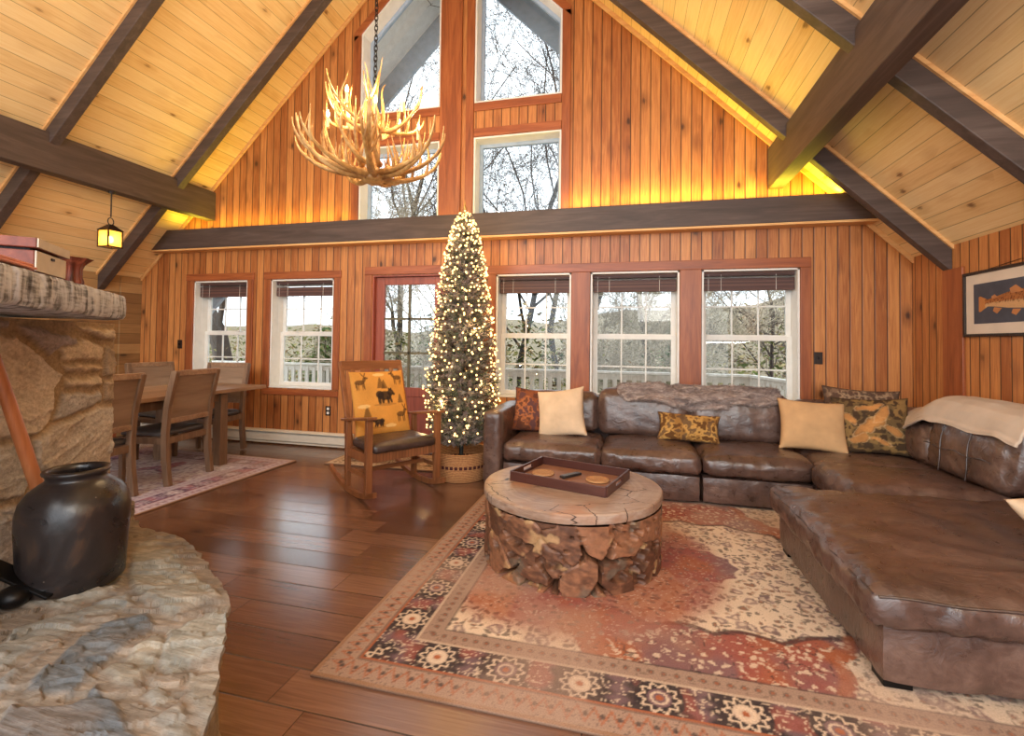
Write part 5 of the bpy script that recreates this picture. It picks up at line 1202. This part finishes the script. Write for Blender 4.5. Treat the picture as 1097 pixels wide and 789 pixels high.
am = NT('amber_seeded_glass'); t_ = am.n('ShaderNodeBsdfTranslucent', {0: (1,.72,.32,1)}); t2 = am.n('ShaderNodeBsdfTransparent', {0: (1,.78,.42,1)}); ms_ = am.n('ShaderNodeMixShader', {0: .55, 1: t_.outputs[0], 2: t2.outputs[0]}); am.t.links.new(ms_.outputs[0], am.out.inputs['Surface'])
lp_ = MB()
for s in (-1,1): lp_.box(-w_+.006,w_-.006,s*w_-.002,s*w_+.002,.012,.182); lp_.box(s*w_-.002,s*w_+.002,-w_+.006,w_-.006,.012,.182)
ob('glass_panel', lp_, am.m, pl, smooth=0); ob('bulb', MB().ball((0,0,.09), .03, 12, 8, (1,1,1.4)), emit('lantern_bulb', (1,.74,.34,1), 30), pl, smooth=80)
point('lantern_light', (-5.55,3.96,2.42), 6, (1,.70,.34), .04)

# ------------------------------------------------------------------ light strip on top of the wall beam
ls = MB().box(-5.9,1.95,5.135,5.150,2.811,2.819); tag(ob('led_strip', ls, emit('yellow_led', (1,.78,.06,1), 6), smooth=0), 'thin yellow LED strip along the top of the dark wall beam', 'light strip')
def striplight(x0, x1, power):
    l = area('led_strip_light', ((x0+x1)/2,5.142,2.824), ((x0+x1)/2,5.142-.10,3.4), x1-x0, .02, power, (1,.74,.05)); return l
striplight(-5.9,-3.4,8); striplight(-.7,1.95,20)

# ------------------------------------------------------------------ blinds, heater, switches, picture
def blind(x0, x1, label, gap, m):
    t = thing('window_blind', label, 'blind', ((x0+x1)/2, YW+.10, 0), 0, 'raised window blinds'); h = (x1-x0)/2-.022
    ob('headrail', MB().box(-h,h,-.035,.02,2.065,2.106), m, t, bevel=.003, smooth=0)
    ob('slat_stack', MB().box(-h+.004,h-.004,-.04,.022,1.915,2.065-gap), m, t, bevel=.006, smooth=0)
    for q in (-.6,.6): ob('cord', MB().tube([(q*h,-.042,2.08),(q*h,-.044,1.915)], .002, 5), M['white'], t)
    ob('pull_cord', MB().tube([(-h+.05,-.045,2.08),(-h+.05,-.045,1.45)], .0018, 5), M['white'], t)
bl2 = M['blind']
for i, (lab, gap) in enumerate((('brown raised blind in the window nearest the dining wall', .012),('brown raised blind in the window behind the rocking chair, light showing through its gap', .035),('dark raised blind in the window beside the lighted tree', .01),('dark raised blind in the middle sofa window', .022),('dark raised blind in the window nearest the fish picture', .022))):
    blind(WINS[i][0], WINS[i][1], lab, gap, bl2)
ht = thing('baseboard_heater', 'long cream baseboard heater under the two dining windows', 'heater', (0,0,0))
hp = [(YW-.002,.025),(YW-.002,.185),(YW-.035,.185),(YW-.062,.165),(YW-.064,.160),(YW-.036,.178),(YW-.012,.178),(YW-.012,.025)]
ob('back_panel', MB().prism(hp, -6.6, -3.30, 'x'), M['heater'], ht, smooth=0)
ob('front_cover', MB().prism([(YW-.066,.052),(YW-.06,.05),(YW-.055,.135),(YW-.062,.138)], -6.58, -3.32, 'x'), M['heater'], ht, bevel=.002, smooth=0)
ob('fin_element', MB().box(-6.5,-3.4,YW-.05,YW-.015,.06,.12), M['black'], ht, smooth=0)
ob('toe_rail', MB().box(-6.58,-3.32,YW-.064,YW-.05,.022,.04), M['heater'], ht, smooth=0)
for x in (-6.6,-3.32): ob('end_cap', MB().box(x-.006,x+.03,YW-.068,YW-.004,.02,.188), M['heater'], ht, bevel=.003, smooth=0)
def plate(name, x, z, label, outlet=False):
    t = thing(name, label, 'outlet' if outlet else 'switch', (x, YW, z))
    ob('cover_plate', MB().box(-.038,.038,-.008,-.0005,-.06,.06), M['switch'], t, bevel=.003, smooth=0)
    if outlet:
        for s in (-1,1): ob('socket', MB().box(-.017,.017,-.011,-.008,s*.026-.016,s*.026+.016), M['white'], t, bevel=.002, smooth=0)
    else: ob('toggle', MB().box(-.005,.005,-.02,-.008,-.012,.012), M['black'], t, smooth=0)
plate('wall_outlet', -3.665, .455, 'dark wall outlet below the window behind the rocking chair', True)
plate('light_switch', 1.805, 1.229, 'dark light switch right of the sofa windows'); plate('light_switch', -6.02, 1.262, 'dark light switch left of the window nearest the dining wall')

fp_ = thing('framed_picture', 'framed trout print with cream mat on the right wood wall', 'picture', (XR, 0, 0))
Y0, Y1, Z0, Z1 = 3.42, 4.505, 1.435, 1.935
fr_b = MB(); q = .022
fr_b.box(-.03,-.001,Y0,Y1,Z0,Z0+q); fr_b.box(-.03,-.001,Y0,Y1,Z1-q,Z1); fr_b.box(-.03,-.001,Y0,Y0+q,Z0+q,Z1-q); fr_b.box(-.03,-.001,Y1-q,Y1,Z0+q,Z1-q)
ob('picture_frame', fr_b, plain('dark_carved_frame', lc(44,34,30), .5, var=.2, scale=60, bump=.5), fp_, bevel=.003, smooth=0)
ob('mat_board', MB().box(-.016,-.002,Y0+q,Y1-q,Z0+q,Z1-q), fabric('cream_mat', lc(220,204,186), .02), fp_, smooth=0)
ob('print', MB().box(-.0185,-.016,Y0+.11,Y1-.11,Z0+.098,Z1-.098), plain('slate_blue_ground', lc(70,74,86), .6, var=.1), fp_, smooth=0)
# trout, tail towards the corner
ly = np.linspace(0, 1, 70); hf = np.interp(ly, [0,.02,.08,.13,.22,.4,.6,.78,.9,.97,1.0], [.055,.060,.040,.026,.034,.056,.066,.062,.048,.026,.004])
YA, YB = Y1-.165, Y0+.20; zc_ = (Z0+Z1)/2-.005; cols_ = []; P_ = []
for i, t in enumerate(ly):
    r = []
    for k in range(15):
        v = k/14*2-1; y_ = YA+(YB-YA)*t; zz = zc_+v*hf[i]+.012*math.sin(t*3.1); r.append((-.0188-.004*(1-v*v)*min(1,t*6), y_, zz))
        base = lin((216,170,120))*(.9) if v < -.1 else lin((176,112,64)); base = base*(1-.25*S(-.6,1,np.array(v)))+.25*S(-.6,1,np.array(v))*lin((120,74,44))
        cc_, vv_ = cells(np.array(y_*55), np.array(zz*55), 9); sp = float(S(.36,.2,cc_)*(v > -.35)); base = base*(1-.8*sp)+lin((70,36,28))*.8*sp
        if t < .1: base = lin((190,128,74))
        cols_.append(base)
    P_.append(r)
ob('trout_body', MB().grid(P_), M['pattern'], fp_, smooth=60, cols=np.array(cols_))
finm = plain('trout_fin', lc(186,124,76), .6)
def fy(t): return YA+(YB-YA)*t
for (t0, t1, s, hgt_) in ((.44,.60,1,.045),(.20,.27,1,.022),(.22,.32,-1,.034),(.46,.56,-1,.036),(.76,.85,-1,.03)):
    h0 = float(np.interp(t0, ly, hf)); h1 = float(np.interp(t1, ly, hf)); z0_, z1_ = zc_+s*h0*.92, zc_+s*h1*.92
    ob('fin', MB().prism([(fy(t0), z0_), (fy(t1), z1_), (fy(t0+(t1-t0)*.35), zc_+s*(max(h0,h1)+hgt_)), (fy(t0-(.02)), zc_+s*(h0+hgt_*.7))], -.0205, -.0187, 'x'), finm, fp_, smooth=0)
ob('eye', MB().ball((-.0225, fy(.94), zc_+.014), .007, 10, 6, (.4,1,1)), M['black'], fp_)
ob('hanging_cord', MB().tube([(-.006,Y0+.2,Z1),(-.006,(Y0+Y1)/2,Z1+.03),(-.006,Y1-.2,Z1)], .002, 5), M['black'], fp_)
